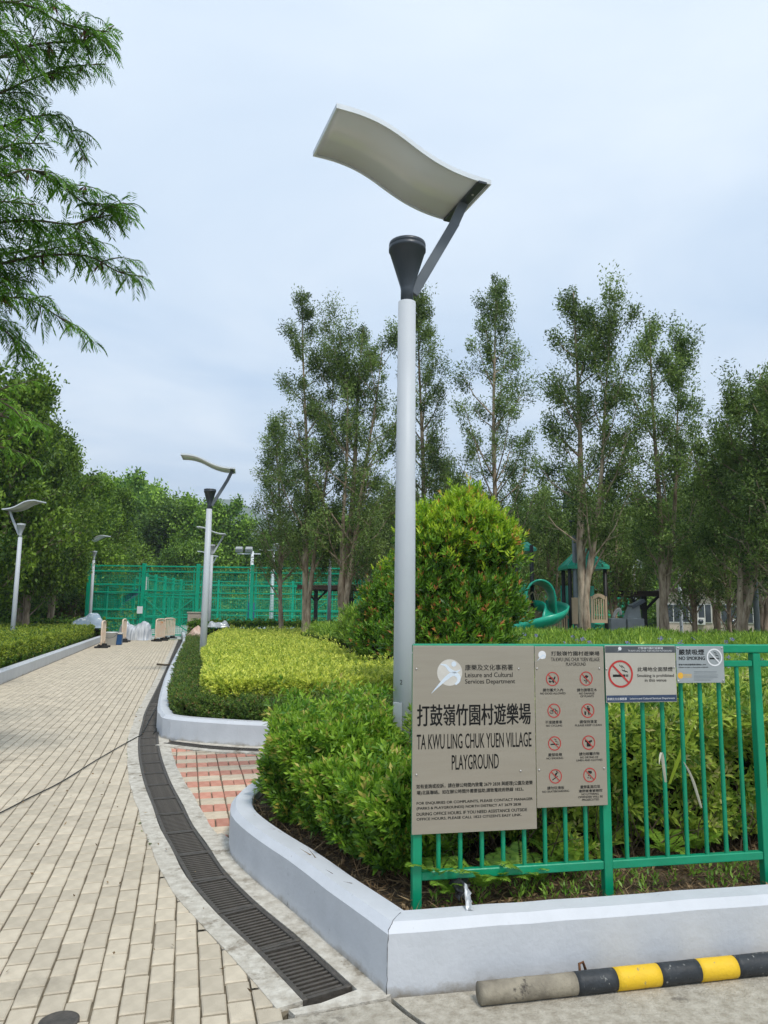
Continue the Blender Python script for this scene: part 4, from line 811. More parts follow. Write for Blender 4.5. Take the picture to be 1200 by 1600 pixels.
mb = MB(); mb.lathe([(.075, -.02), (.075, .004), (.066, .007), (.062, .004), (.03, .0045)], n=24); mb.obj('metal_disc', M['iron'], lid)
def crumple(name, pts_w, m, seed, amp=.02, n=9, parent=None):
    """a crumpled sheet between four corners"""
    r = np.random.default_rng(seed); a, b, c_, d = [np.array(p) for p in pts_w]; vs = []; 
    for j in range(n):
        for i in range(n):
            u, v = i/(n-1), j/(n-1); p = (a*(1-u)+b*u)*(1-v)+(d*(1-u)+c_*u)*v; vs.append(tuple(p+r.normal(size=3)*amp))
    mb = MB(); mb.add(vs, [(j*n+i, j*n+i+1, (j+1)*n+i+1, (j+1)*n+i) for j in range(n-1) for i in range(n-1)]); return mb.obj(name, m, parent)
P_ = lambda x, y, D: tuple(A(x, y, D))
bs = crumple('plastic_scrap', [P_(706, 1365, 3.62), P_(735, 1378, 3.60), P_(732, 1408, 3.50), P_(712, 1400, 3.52)], M['black_sheet'], 3, .008, 6); tag(bs, 'torn black plastic scrap on the soil below the largest sign', 'litter')
bs = crumple('foil_scrap', [P_(727, 1378, 3.50), P_(739, 1404, 3.46), P_(737, 1420, 3.42), P_(728, 1422, 3.43)], M['silver_sheet'], 5, .005, 6); tag(bs, 'small silvery foil scrap beside the black plastic below the largest sign', 'litter')

# ================================================================== VEGETATION NEAR
def leaf_obj(nm, parent, m, arr, st=True):
    o = link(nm, leaf_mesh(nm, *arr), parent, m)
    if st: stuff(o)
    return o
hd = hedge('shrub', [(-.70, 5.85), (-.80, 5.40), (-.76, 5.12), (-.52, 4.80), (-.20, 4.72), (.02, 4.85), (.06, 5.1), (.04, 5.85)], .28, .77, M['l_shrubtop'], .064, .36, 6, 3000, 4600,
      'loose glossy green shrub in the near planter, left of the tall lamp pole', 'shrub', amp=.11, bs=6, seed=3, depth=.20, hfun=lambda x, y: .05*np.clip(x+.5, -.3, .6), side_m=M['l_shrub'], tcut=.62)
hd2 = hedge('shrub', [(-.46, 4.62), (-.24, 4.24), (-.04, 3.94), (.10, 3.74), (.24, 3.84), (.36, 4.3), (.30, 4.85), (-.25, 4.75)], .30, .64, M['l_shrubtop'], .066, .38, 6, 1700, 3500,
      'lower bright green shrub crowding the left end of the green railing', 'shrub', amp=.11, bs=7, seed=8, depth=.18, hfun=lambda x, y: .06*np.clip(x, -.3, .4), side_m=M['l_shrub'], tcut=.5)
hd3 = hedge('shrub', [(.36, 4.22), (.9, 4.22), (6.6, 5.3), (6.6, 6.4), (1.0, 5.55), (.42, 5.5)], .28, 1.0, M['l_fencehedge'], .074, .33, 6, 4600, 8200,
      'long lime green shrub mass growing behind the bars of the green railing', 'shrub', amp=.12, bs=5, seed=5, depth=.26)
# twigs showing under the shrubs
def twigs(poly, n, z0, h, parent, seed=1):
    r = random.Random(seed); mb = MB(); xs = [p[0] for p in poly]; ys = [p[1] for p in poly]; k = 0
    while k < n:
        x, y = r.uniform(min(xs), max(xs)), r.uniform(min(ys), max(ys))
        if not inpoly(np.array([x]), np.array([y]), poly)[0]: continue
        p = Vector((x, y, z0)); pts = [p]; d = Vector((r.gauss(0, .4), r.gauss(0, .4)-.1, 1)).normalized()
        for i in range(4): d = (d+Vector((r.gauss(0, .3), r.gauss(0, .3), r.gauss(0, .15)))).normalized(); p = p+d*h/4; pts.append(p)
        mb.tube(pts, [.006, .0045, .0035, .0025, .0015], 4, cap=False); k += 1
    return stuff(mb.obj('twigs', M['twig'], parent))
twigs([(-.62, 5.12), (-.38, 4.72), (-.06, 4.25), (.15, 3.88), (.3, 4.2), (-.2, 4.9), (-.6, 5.4)], 170, .2, .36, hd2, 2)
twigs([(.3, 4.0), (5, 4.9), (5, 5.3), (.3, 4.4)], 260, .2, .45, hd3, 3)
# litter: dry blades and fallen leaves on the soil
def scatter(poly, n, z, L, W, m, name, label, cat, up=.25, parent=None, bias=None):
    xs = [p[0] for p in poly]; ys = [p[1] for p in poly]; x = rng.uniform(min(xs), max(xs), n*6); y = rng.uniform(min(ys), max(ys), n*6)
    k = np.nonzero(inpoly(x, y, poly) & (rng.uniform(size=len(x)) < (min(ys)+.5)/y))[0][:n]; x, y = x[k], y[k]; n = len(x)
    P = np.stack([x, y, z+rng.uniform(0, .02, n)], 1); D = rng.normal(size=(n, 3)); D[:, 2] = np.abs(D[:, 2])*up; N = rdir(n)
    o = link(name, leaf_mesh(name, P, D, N, L*rng.uniform(.4, 1.4, n), W*rng.uniform(.5, 1.3, n), rng.uniform(0, 1, n)), parent, m); stuff(o)
    if label: tag(o, label, cat)
    return o
nb_in = [(.12, 3.42), (7, 4.8), (7, 5.3), (.3, 4.3), (-.3, 4.6), (-.86, 5.25), (-.90, 5.15), (-.38, 4.23)]
scatter(nb_in, 9000, .215, .07, .0045, M['litter'], 'dry_litter', 'brown dry grass and twigs littering the soil inside the near planter wall', 'litter', up=.5)
scatter([(-.90, 5.45), (-.92, 5.15), (-.40, 4.24), (.10, 3.43), (.3, 3.9), (-.3, 4.6)], 280, .225, .13, .006, M['litter'], 'dry_stalks', 'dry stalks lying between the loose shrubs and the slanting planter wall', 'litter', up=.9)
scatter(nb_in, 2600, .218, .035, .016, M['litter'], 'fallen_leaves', 'fallen brown leaves scattered on the soil of the near planter', 'litter', up=.35)
pl = scatter([(-.5, 3.2), (-1.2, 4.9), (-2.8, 9), (-3.5, 12), (-5, 12), (-3.4, 6), (-1.9, 3.3)], 70, .004, .032, .014, M['litter'], 'fallen_leaves', 'few small fallen leaves scattered over the brick path', 'litter', up=.1)
ms_ = [p for p in offs(DC, -.238)[2:120]]; mp = np.array([[p.x+random.gauss(0, .006), p.y, .0] for p in ms_ for _ in range(3) if random.random() < .35*(math.sin(p.y*5)+math.sin(p.y*2.3+1) > .7)]); 
if len(mp): o = leaf_obj('moss_tufts', None, M['l_border'], sprigs(mp, np.tile([0, 0, 1.0], (len(mp), 1)), 6, .014, .45, stem=.006)); tag(o, 'tiny green weeds in the joint between bricks and edging', 'weeds')
# weeds along the inner edge
x = rng.uniform(0, 1, 420); wp = [(.25+5*q, 3.60+.98*q*1.0+rng.uniform(-.05, .25)) for q in x]; Pw = np.array([[a, b, .215] for a, b in wp]); 
arr = sprigs(Pw, np.tile([0, 0, 1.0], (420, 1)), 6, .05, .3, stem=.07); leaf_obj('weed_leaves', None, M['l_fern'], arr); tag(bpy.data.objects['weed_leaves'], 'small green weeds sprouting along the foot of the green railing', 'weeds')

# ferns
def frond(L, seed, droop=1.0):
    r = np.random.default_rng(seed); n = 17; P = []; D = []; N = []; LL = []; T = []
    c = lambda u: np.array([L*u*(1-.25*u*droop), 0, L*(.75*u-.62*droop*u*u)])
    for i in range(n):
        u = .12+.86*i/(n-1); p = c(u); t = c(u+.02)-c(u); t /= np.linalg.norm(t)
        for s in (-1, 1):
            P.append(p); D.append(np.array([0, s, 0])+t*.35+r.normal(size=3)*.05); N.append([-t[2], 0, t[0]]); LL.append(L*.21*math.sin(math.pi*min(1, .12+u*.86))**.7+.003); T.append(r.uniform(.2, 1))
    P = np.array(P); LL = np.array(LL); me = leaf_mesh('frond', P, np.array(D), np.array(N, float), LL, LL*.34+.002, np.array(T), fold=.1, wid=.35); return me
FR = [frond(.26+.03*i, i, .8+.15*(i % 3)) for i in range(5)]
for me in FR: me.materials.append(M['l_fern'])
fern_px = [(684, 1372, 3.62, .95, 'fern at the foot of the left railing post'), (700, 1392, 3.60, .7, 'small fern between the left railing post and the black plastic scrap'), (752, 1385, 3.66, 1.0, 'fern under the lower right corner of the largest sign'), (786, 1375, 3.68, .8, 'fern under the rail below the seam of the two tall signs'),
           (815, 1370, 3.75, 1.0, 'fern under the left half of the rules sign'), (842, 1372, 3.85, .9, 'fern under the middle of the rules sign'), (868, 1350, 4.05, 1.0, 'fern behind the bars under the rules sign'), (900, 1352, 4.05, .8, 'fern left of the middle railing post'),
           (1040, 1330, 4.2, 1.0, 'fern behind the bars below the wide smoking sign'), (1085, 1325, 4.3, .9, 'fern low behind the bars left of the right railing post'), (475, 1175, 4.9, .8, 'fern in the front face of the left shrub'), (540, 1215, 4.7, 1.1, 'fern hanging from the shrub left of the lamp pole'), (432, 1262, 5.05, .8, 'feathery fern in the rounded end of the near planter'), (590, 1300, 4.15, .9, 'fern at the foot of the low shrub below the lamp pole'), (418, 1240, 5.35, 1.1, 'fern at the innermost curve of the near planter wall'), (450, 1290, 4.85, .9, 'fern on bare soil left of the dead twigs'), (470, 1250, 4.95, 1.1, 'fern under the left edge of the loose green shrub'), (520, 1290, 4.5, .9, 'fern among dry twigs midway along the slanting wall')]
for i, (px, py, D, sc, lb) in enumerate(fern_px):
    p = A(px, py, D); t = thing('fern', (p.x, p.y, max(p.z-.02, .22)), 'bright '+lb, 'fern', 'ferns in the near planter'); t.scale = (sc,)*3
    for k in range(7):
        f = link('frond', FR[(i+k) % 5], t); f.scale = (.72,)*3; f.rotation_euler = (random.gauss(0, .15), random.uniform(-.5, -.1), k*.9+random.uniform(-.3, .3)+i)
def blade(px0, py0, px1, py1, D, w, m, label, bend=.1):
    a = A(px0, py0, D); b = A(px1, py1, D-.08); mid = (a+b)/2+Vector((0, 0, bend)); P = catmull([a, mid*.55+a*.2+b*.25+Vector((0, 0, bend*.4)), b], .03); n = len(P); mb = MB(); vs = []
    for i, p in enumerate(P): ww = w*math.sin(math.pi*(.15+.83*i/(n-1)))**.6/2; vs += [(p.x-ww, p.y, p.z), (p.x, p.y-.003, p.z-.001), (p.x+ww, p.y, p.z)]
    mb.add(vs, [(i*3+k, i*3+k+1, i*3+4+k, i*3+3+k) for i in range(n-1) for k in (0, 1)], True); tag(mb.obj('grass_blade', m), label, 'grass blade')
blade(1046, 1225, 1090, 1120, 3.95, .022, M['blade_lime'], 'long yellow-green blade slanting behind the bars under the wide smoking sign', .02)
blade(1040, 1222, 1030, 1194, 3.63, .016, M['blade_tan'], 'short pale dry blade poking through the bars')
blade(1096, 1262, 1068, 1190, 3.63, .014, M['blade_tan'], 'long pale arching blade hanging through the bars', .03)

# middle planter: low dark border, golden hedge, violet-flowered bed
mp_in = [Vector((p[0], p[1], 0)) for p in mid_path]; mi = offs(mp_in, 0)
bd_o = [(p.x, p.y) for p in offs(mp_in, -.20)][6:]; bd_i = [(p.x, p.y) for p in offs(mp_in, -.85)][6:]
def seg(a, y0, y1, x1=99): return [p for p in a if y0 <= p[1] <= y1 and p[0] < x1]
bo = seg(bd_o, 0, 29.5, 5.0); bi = seg(bd_i, 0, 29.5, 5.0)
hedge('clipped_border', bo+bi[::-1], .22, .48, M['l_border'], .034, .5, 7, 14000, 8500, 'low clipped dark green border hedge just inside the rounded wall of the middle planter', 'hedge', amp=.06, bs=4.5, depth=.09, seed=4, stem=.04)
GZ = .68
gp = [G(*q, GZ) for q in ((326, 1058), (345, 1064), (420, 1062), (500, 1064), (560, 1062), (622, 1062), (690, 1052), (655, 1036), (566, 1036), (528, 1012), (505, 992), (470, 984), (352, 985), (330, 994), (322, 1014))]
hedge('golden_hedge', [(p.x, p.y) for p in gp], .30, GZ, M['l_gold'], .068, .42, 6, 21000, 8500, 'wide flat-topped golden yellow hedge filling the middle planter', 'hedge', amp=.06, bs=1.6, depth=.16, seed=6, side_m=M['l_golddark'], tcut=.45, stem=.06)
rz_poly = [tuple(G(*q, .68)[:2]) for q in ((528, 996), (574, 1036), (650, 1034), (706, 1052))]+[(1.35, 9.3), (4.5, 9.55), (10, 10.6), (16, 12.0), (15, 19), (3.5, 19), (-1.5, 19.5), (-2.6, 24)]
def mound(x, y): return .20+.30*np.clip((y-9)/9, 0, 1)
rb_ = thing('flower_bed', (2, 9, 0), 'bed of narrow bright green leaves with small violet flowers behind the railing', 'flower bed')
def bedblades(n, hh, L, W, m, nm):
    xs = [p[0] for p in rz_poly]; ys = [p[1] for p in rz_poly]; x = rng.uniform(min(xs), max(xs), n*8); y = rng.uniform(min(ys), max(ys), n*8)
    k = np.nonzero(inpoly(x, y, rz_poly) & (rng.uniform(size=len(x)) < (9/np.maximum(y, 9))**1.3) & (np.abs(x) < y*.62))[0][:n]; x, y = x[k], y[k]; n = len(x)
    h = mound(x, y)+hh+bumps(x, y, 2.2, 12)*.09+bumps(x, y, 9, 13)*.05-rng.uniform(0, 1, n)**2*.30
    C = np.stack([x, y, h], 1); return sprigs(C, np.tile([0, 0, 1.0], (n, 1))+rng.normal(size=(n, 3))*.25, 5, L, W, stem=.06, open_=.85)
leaf_obj('leaf_blades', rb_, M['l_ruellia'], tuple(v-(np.array([2, 9, 0]) if i == 0 else 0) for i, v in enumerate(bedblades(19000, .51, .22, .115, None, ''))))
mb = MB(); pi = inset(rz_poly, .15); nn_ = len(pi); cxm = sum(p.x for p in pi)/nn_; cym = sum(p.y for p in pi)/nn_
vs = [(p.x-2, p.y-9, .1) for p in pi]+[(p.x-2, p.y-9, mound(p.x, p.y)+.32) for p in pi]; mb.add(vs, [(i, (i+1) % nn_, nn_+(i+1) % nn_, nn_+i) for i in range(nn_)]+[tuple(range(nn_, 2*nn_))]); mb.obj('stem_mass', mat('bed_stems', (.05, .09, .02), (.03, .05, .012), 20, 1, spec=0), rb_)
fl = MB()
for k in range(5):
    a = k*1.2566; fl.add([(0, 0, -.012), (.028*math.cos(a-.45), .028*math.sin(a-.45), .004), (.036*math.cos(a), .036*math.sin(a), .0), (.028*math.cos(a+.45), .028*math.sin(a+.45), .004)], [(0, 1, 2, 3)])
fl_me = fl.mesh('flower'); fl_me.materials.append(M['flower']); at = fl_me.attributes.new('tint', 'FLOAT', 'FACE'); at.data.foreach_set('value', [.2, .5, .8, .4, .9])
k = 0
for (px, py) in [(541, 606+0), ]: pass
fpos = []
while len(fpos) < 90:
    x = random.uniform(-.6, 9); y = random.uniform(9.0, 16)
    if inpoly(np.array([x]), np.array([y]), rz_poly)[0] and random.random() < (9.5/y)**1.5: fpos.append((x, y))
for x, y in fpos:
    z = float(mound(np.array([x]), np.array([y]))[0])+.50+float(bumps(np.array([x]), np.array([y]), 2.2, 12)[0])*.09+.13
    f = link('flower', fl_me, rb_); f.location = (x-2, y-9, z); f.rotation_euler = (random.uniform(.5, 1.3), random.uniform(-.4, .4), random.uniform(-.6, .6)); f.scale = (random.uniform(1.2, 1.8),)*3

# big bush with red tips
def bush(name, lobes, label, L, W, n_per, m, mtop, zt, cat='bush'):
    t = thing(name, (lobes[0][0].x, lobes[0][0].y, .2), label, cat); o0 = np.array([lobes[0][0].x, lobes[0][0].y, .2]); C = []; N = []
    for c, r in lobes:
        n = int(n_per*r*r); d = rdir(n); d[:, 2] = np.where(d[:, 2] < -.3, -d[:, 2], d[:, 2]); rr = r*(1+bumps(d[:, 0]*3, d[:, 1]*3+d[:, 2]*4, 1.6, int(r*100))*.30+rng.normal(size=n)*.06)*(1-.55*rng.uniform(size=n)**2.2)
        C.append(np.array(c)+d*rr[:, None]*np.array([1, 1, 1.05])); N.append(d*.8+np.array([0, 0, .75]))
    C = np.concatenate(C); N = np.concatenate(N); k = C[:, 2] > .25; C = C[k]; N = N[k]
    sh_ = rng.uniform(size=len(C)) < .05; C = C+nrm(N)*np.where(sh_, rng.uniform(.05, .2, len(C)), 0)[:, None]
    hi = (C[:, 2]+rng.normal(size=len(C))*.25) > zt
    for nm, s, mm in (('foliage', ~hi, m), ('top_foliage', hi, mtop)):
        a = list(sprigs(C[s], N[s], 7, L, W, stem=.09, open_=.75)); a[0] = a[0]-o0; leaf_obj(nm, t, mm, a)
    mb = MB(); r = random.Random(2)
    for k in range(26):
        c, rr = lobes[k % len(lobes)]; e = Vector(c)-Vector(o0)+Vector((r.gauss(0, .3), r.gauss(0, .2), r.uniform(-.1, .4)))*rr; s = Vector((r.gauss(0, .1), r.gauss(0, .08), 0)); mb.tube([s, s*.6+e*.4+Vector((0, 0, -.1)), e], [.025, .015, .006], 5, cap=False)
    mb.obj('stems', M['twig'], t)
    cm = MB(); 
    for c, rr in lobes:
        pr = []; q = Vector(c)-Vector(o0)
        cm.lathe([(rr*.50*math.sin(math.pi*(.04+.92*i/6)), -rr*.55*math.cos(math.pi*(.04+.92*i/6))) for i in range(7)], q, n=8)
    cm.obj('dark_twig_core', M['core'], t); return t
def lobe(px, py, D, r): return (A(px, py, D), r)
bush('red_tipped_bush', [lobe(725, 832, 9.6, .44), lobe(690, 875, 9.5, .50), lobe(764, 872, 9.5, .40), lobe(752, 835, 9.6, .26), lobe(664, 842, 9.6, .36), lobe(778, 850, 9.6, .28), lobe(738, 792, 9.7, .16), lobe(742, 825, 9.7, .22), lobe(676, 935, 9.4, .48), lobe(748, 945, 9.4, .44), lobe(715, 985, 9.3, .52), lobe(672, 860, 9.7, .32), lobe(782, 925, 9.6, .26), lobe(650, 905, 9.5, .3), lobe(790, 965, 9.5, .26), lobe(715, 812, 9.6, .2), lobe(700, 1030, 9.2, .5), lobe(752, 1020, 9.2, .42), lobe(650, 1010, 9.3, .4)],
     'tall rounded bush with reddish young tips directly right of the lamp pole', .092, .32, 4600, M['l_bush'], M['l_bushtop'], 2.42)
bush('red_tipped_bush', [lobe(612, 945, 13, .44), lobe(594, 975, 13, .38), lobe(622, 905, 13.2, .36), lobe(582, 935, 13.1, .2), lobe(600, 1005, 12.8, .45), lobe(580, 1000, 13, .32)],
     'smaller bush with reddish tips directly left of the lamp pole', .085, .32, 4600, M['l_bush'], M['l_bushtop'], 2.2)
bush('slender_leaved_shrub', [lobe(560, 975, 15.0, .30), lobe(546, 990, 15.0, .26), lobe(566, 998, 14.5, .32)], 'pale green slender-leaved shrub at the right end of the golden hedge', .15, .13, 2400, M['l_ruellia'], M['l_ruellia'], 9)

# left bed hedge and far hedges
lh = [(-7.95, 15.6), (-8.2, 14.6), (-6.9, 10.0), (-13, 9), (-17, 20), (-18, 34), (-13.4, 34), (-12.55, 31.8)]
hedge('left_hedge', [(-8.02, 15.0), (-6.7, 10.0), (-11, 9), (-17, 20), (-19, 33), (-13.0, 33), (-12.60, 31.8)], .22, .74, M['l_lefthedge'], .075, .45, 6, 15000, 10000, 'flat-topped yellowish green hedge behind the wall on the left of the brick path', 'hedge', amp=.05, bs=1.5, depth=.12, seed=9, side_m=M['l_shrub'], tcut=.3, stem=.05)
def farhedge(x0, x1, y0, y1, z, label, n=2500): hedge('far_hedge', [(x0, y0), (x1, y0), (x1, y1), (x0, y1)], .05, z, M['l_shrub'], .12, .5, 5, n, n//2, label, 'hedge', amp=.05, bs=1.5, depth=.15, seed=3)
farhedge(-8.4, -2.2, 31.5, 32.6, .92, 'dark clipped hedge in front of the sports cage behind the golden hedge', 3000)
farhedge(-16.4, -13.0, 33.6, 34.6, .85, 'short clipped hedge before the left corner of the sports cage', 1500)
farhedge(3.0, 17.0, 19.4, 20.2, .95, 'low hedge between the flower bed and the playground', 4000)

# ================================================================== TREES
def skeleton(H, rad, nst, lean, seed, z_low=.25, nl=60, spread=1.0, up=1.5, wob=.03, r0=.16, sub=4):
    """stems, steep limbs that fork, and the ends where foliage clumps sit"""
    r = random.Random(seed); tubes = []; cl = []; stems = []; n = 16
    for s in range(nst):
        a = r.uniform(0, 6.28) if s == 0 else a+6.28/nst+r.uniform(-.4, .4); fork = r.uniform(.12, .30) if s else 0; k_ = (nst > 1)
        tgt = Vector((lean[0]+math.cos(a)*rad*.42*k_, lean[1]+math.sin(a)*rad*.42*k_, H*(1 if s == 0 else r.uniform(.76, .97)))); pts = []; ph = r.uniform(0, 6)
        for i in range(n+1):
            u = i/n; sp_ = max(0, (u-fork)/(1-fork))**.75 if s else u**1.2
            pts.append(Vector((tgt.x*sp_+math.sin(u*8+ph)*wob*H*.14*min(1, u*3), tgt.y*sp_+math.cos(u*6+ph)*wob*H*.14*min(1, u*3), tgt.z*u)))
        if s: pts = [p_.lerp(stems[0][0][i], 1 if i/n < fork*.6 else 0) for i, p_ in enumerate(pts)]; pts = [p_+Vector((math.cos(a)*r0*.45, math.sin(a)*r0*.45, 0))*(1 if i/n < fork else 0) for i, p_ in enumerate(pts)]
        rr = [r0*(1.0 if s == 0 else .78)*(1-.93*(i/n)**.75)*(1.35 if i == 0 else 1) for i in range(n+1)]; tubes.append((pts, rr)); stems.append((pts, rr))
    for k in range(nl):
        pts, rr = stems[k % nst]; v0 = (k+r.random())/nl; a = k*2.4+r.uniform(-.7, .7); rise = up*r.uniform(.6, 1.3)
        env = rad*spread*(.12+.88*math.sin(math.pi*min(1, v0**.9*.72+.27))**.9)*r.uniform(.55, 1.2); L = env
        zt_ = H*(z_low+(1-z_low)*v0)*1.0; ub = min(.96, max(.10, (zt_-rise*L*.8)/max(.1, pts[-1].z))); i = min(n-1, int(ub*n)); b = pts[i].lerp(pts[i+1], ub*n-i)
        e = b+Vector((math.cos(a)*L*.85, math.sin(a)*L*.85, 0)); e.z = max(b.z+.1, min(zt_, H*.99)); m1 = b.lerp(e, .5)+Vector((math.cos(a), math.sin(a), -.3))*L*.10; R0 = min(.032, rr[i]*.42+.006)
        tubes.append(([b, m1, e], [R0, R0*.6, R0*.25])); q0 = [(e, 1.0)]
        for j in range(sub):
            v = r.uniform(.25, .95); q = b.lerp(m1, v*2) if v < .5 else m1.lerp(e, v*2-1); dd = Vector((math.cos(a)+r.gauss(0, .8), math.sin(a)+r.gauss(0, .8), r.uniform(.3, 1.4))).normalized()*L*r.uniform(.22, .5)
            tubes.append(([q, q+dd], [R0*.4, R0*.15])); q0.append((q+dd, r.uniform(.5, 1.0)))
        for q, sz in q0: cl.append((q, (q-b).normalized()+Vector((0, 0, .5)), sz*r.uniform(.7, 1.15)))
    for pts, rr in stems:
        for i in range(int(n*(z_low+.08)), n+1):
            for q in range(1 + (i % 2)): cl.append((pts[i]+Vector((r.gauss(0, rad*.2), r.gauss(0, rad*.2), r.gauss(0, .15)))*(1 if i < n-1 else .3), Vector((r.gauss(0, .5), r.gauss(0, .5), 1)), r.uniform(.5, .95)*(1 if i < n else .7)))
    return tubes, cl
def tree_meshes(seed, H, rad, nst, lean, leaves, L, W, sig, **kw):
    tubes, cl = skeleton(H, rad, nst, lean, seed, **kw); mb = MB()
    for pts, rr in tubes:
        big = rr[0] > .05
        if big:
            r = random.Random(seed); pts2 = pts; mb.tube(pts2, [q*(1+.12*math.sin(i*2.1+seed)) for i, q in enumerate(rr)], 9, cap=False)
        else: mb.tube(pts, rr, 4, cap=False, smooth=False)
    tm = mb.mesh('trunk'); n = len(cl); per = max(6, leaves//n); C = np.array([tuple(c[0]) for c in cl]); Ax = nrm(np.array([tuple(c[1]) for c in cl]))
    sz = np.array([c[2] for c in cl])[:, None]; sg = sz*sig; q_ = rdir(n*per)*(rng.uniform(size=(n*per, 1))**.42)*1.9
    al = np.repeat(Ax, per, 0)*rng.uniform(-1.6, .9, (n*per, 1))*np.repeat(sg, per, 0)
    P = np.repeat(C, per, 0)+q_*np.repeat(sg, per, 0)*.78+al; D = rng.normal(size=(n*per, 3))*.8+np.repeat(Ax, per, 0)*.5+np.array([0, 0, -.15]); N = rdir(n*per)+np.array([0, 0, .9])
    T = np.clip(np.repeat(rng.uniform(.1, .9, n), per)+rng.normal(size=n*per)*.18, 0, 1); cm = leaf_mesh('crown', P, D, N, L*rng.uniform(.7, 1.3, n*per), W*rng.uniform(.8, 1.2, n*per), T)
    return tm, cm
def place_tree(ms, loc, rz, label, group, mt, ml, name='paperbark_tree', sc=(1, 1, 1), cat='tree'):
    t = thing(name, loc, label, cat, group, rz); t.scale = sc
    for me, m, nm in ((ms[0], mt, 'trunk'), (ms[1], ml, 'crown')):
        if not me.materials: me.materials.append(m)
        o = link(nm, me, t)
    return t
MT, ML = M['bark_paper'], M['l_mela']
def mela(px, D, ztop_px, rad, nst, lean, seed, label, leaves=21000, base_z=.0, top_x=None, **kw):
    b = A(px, 960, D); top = A(top_x or px, ztop_px, D); H = top.z-base_z; ln = (top.x-b.x, 0) if top_x else lean
    ms = tree_meshes(seed, H, rad*1.12, nst, ln, int(leaves*1.5), .105, .038, .27, **kw); return place_tree(ms, (b.x, b.y, base_z), 0, label, 'paperbark trees', MT, ML), ms
V = []
V.append(mela(441, 30, 655, 1.15, 1, (0, 0), 11, 'shortest paperbark of the left group, slim trunk left of the dark grey lamp', 14000, top_x=432, z_low=.38, r0=.12))
V.append(mela(479, 26, 458, 1.35, 2, (0, 0), 12, 'tall paperbark whose straight thin trunk stands second from the left behind the golden hedge', 24000, top_x=500, z_low=.27, r0=.15, nl=46))
V.append(mela(535, 25, 500, 1.6, 3, (0, 0), 13, 'broad multi-stemmed paperbark with spreading dark limbs just left of the lamp pole', 26000, top_x=570, z_low=.3, r0=.19, nl=50))
V.append(mela(662, 26, 450, 1.15, 1, (0, 0), 14, 'tall narrow paperbark rising directly behind the upper lamp pole', 19000, top_x=655, z_low=.2, nl=44))
V.append(mela(775, 25, 438, 1.5, 1, (0, 0), 15, 'tall paperbark rising behind the red-tipped bush', 20000, top_x=772, z_low=.2, nl=46))
V.append(mela(913, 20.5, 446, 1.3, 2, (0, 0), 16, 'tallest paperbark on the right with a thick forked trunk beside a grey lamp post', 22000, top_x=925, z_low=.36, nl=50, r0=.185))
V.append(mela(1038, 21.5, 500, 1.25, 2, (0, 0), 17, 'paperbark with a pale flaky trunk standing in front of the brown shelter roof', 19000, top_x=1042, z_low=.30, nl=44, r0=.155))
V.append(mela(1156, 19.5, 575, 1.35, 3, (0, 0), 18, 'leaning multi-trunked paperbark left of the right frame edge', 22000, top_x=1190, z_low=.42, r0=.17, wob=.05, nl=44))
V.append(mela(1225, 18.5, 585, 1.4, 2, (0, 0), 19, 'paperbark cut by the right frame edge', 15000, top_x=1215, z_low=.42, r0=.19))
# second row: copies of smaller trees
sm = [tree_meshes(30+i, 6.2, 1.5, 2, (.2*i-.2, 0), 11500, .125, .046, .27, z_low=.40, nl=34, r0=.13) for i in range(3)]
row2 = [(585, 33, 745, 'behind the smaller red-tipped bush'), (700, 34, 715, 'behind the tall red-tipped bush'), (835, 31, 755, 'above the green slide'), (868, 27, 762, 'above the toy bridge'), (958, 27, 755, 'between the two tallest right paperbarks'), (985, 29, 785, 'above the grey exercise station'),
        (1085, 26, 745, 'right of the pale flaky trunk'), (1118, 30, 695, 'in front of the beige building'), (1140, 24, 780, 'beside the leaning multi-trunked paperbark'), (1192, 25, 660, 'behind the lamp post at the right frame edge'), (1240, 27, 620, 'at the right frame edge behind the others'), (625, 38, 765, 'behind the tall lamp pole'), (905, 33, 765, 'behind the green playground roof'), (760, 36, 765, 'far behind the tall red-tipped bush')]
protos = {}
for i, (px, D, ty, where) in enumerate(row2):
    b = A(px, 960, D); H = A(px, ty, D).z; v = i % 3; sc = H/6.2; lab = 'smaller bushy paperbark '+where
    if v not in protos: protos[v] = place_tree(sm[v], (b.x, b.y, 0), i*1.3, lab, 'smaller paperbark trees behind the playground', MT, ML); protos[v].scale = (min(sc, 1.3)*.85,)*2+(sc,)
    else: dup(protos[v], (b.x, b.y, 0), i*1.7, lab, scale=(min(sc, 1.3)*.85,)*2+(sc,))
# dark left row
dk = [tree_meshes(50+i, 8.0, 2.0, 2, (0, 0), 36000, .15, .085, .36, z_low=.26, nl=80, r0=.2, up=.8, sub=5) for i in range(3)]
left = [(-22, 27, 572, 'nearest dense dark tree at the left frame edge', .95), (42, 31, 640, 'dense dark tree above the leftmost pale lamp', .78), (80, 35, 695, 'dense dark tree between the two pale lamps on the left', .8), (112, 41, 742, 'dense tree behind the lamp at the sports cage corner', 1.0), (-95, 29, 560, 'dense dark tree cut by the left frame edge', 1.0), (150, 45, 765, 'farthest dense tree of the left row', 1.0), (30, 36, 740, 'dense tree seen low between the left row trunks', 1.2)]
dps = {}
for i, (px, D, ty, lab, w) in enumerate(left):
    b = A(px, 960, D); H = A(px, ty, D).z; v = i % 3; s = H/8.0; S = (w*min(s, 1.15), w*min(s, 1.15), s)
    if v not in dps: dps[v] = place_tree(dk[v], (b.x, b.y, 0), i*1.1, lab, 'dense trees left of the path', M['bark_paper'], M['l_dark'], 'leafy_tree', S)
    else: dup(dps[v], (b.x, b.y, 0), i*2.0, lab, scale=S)
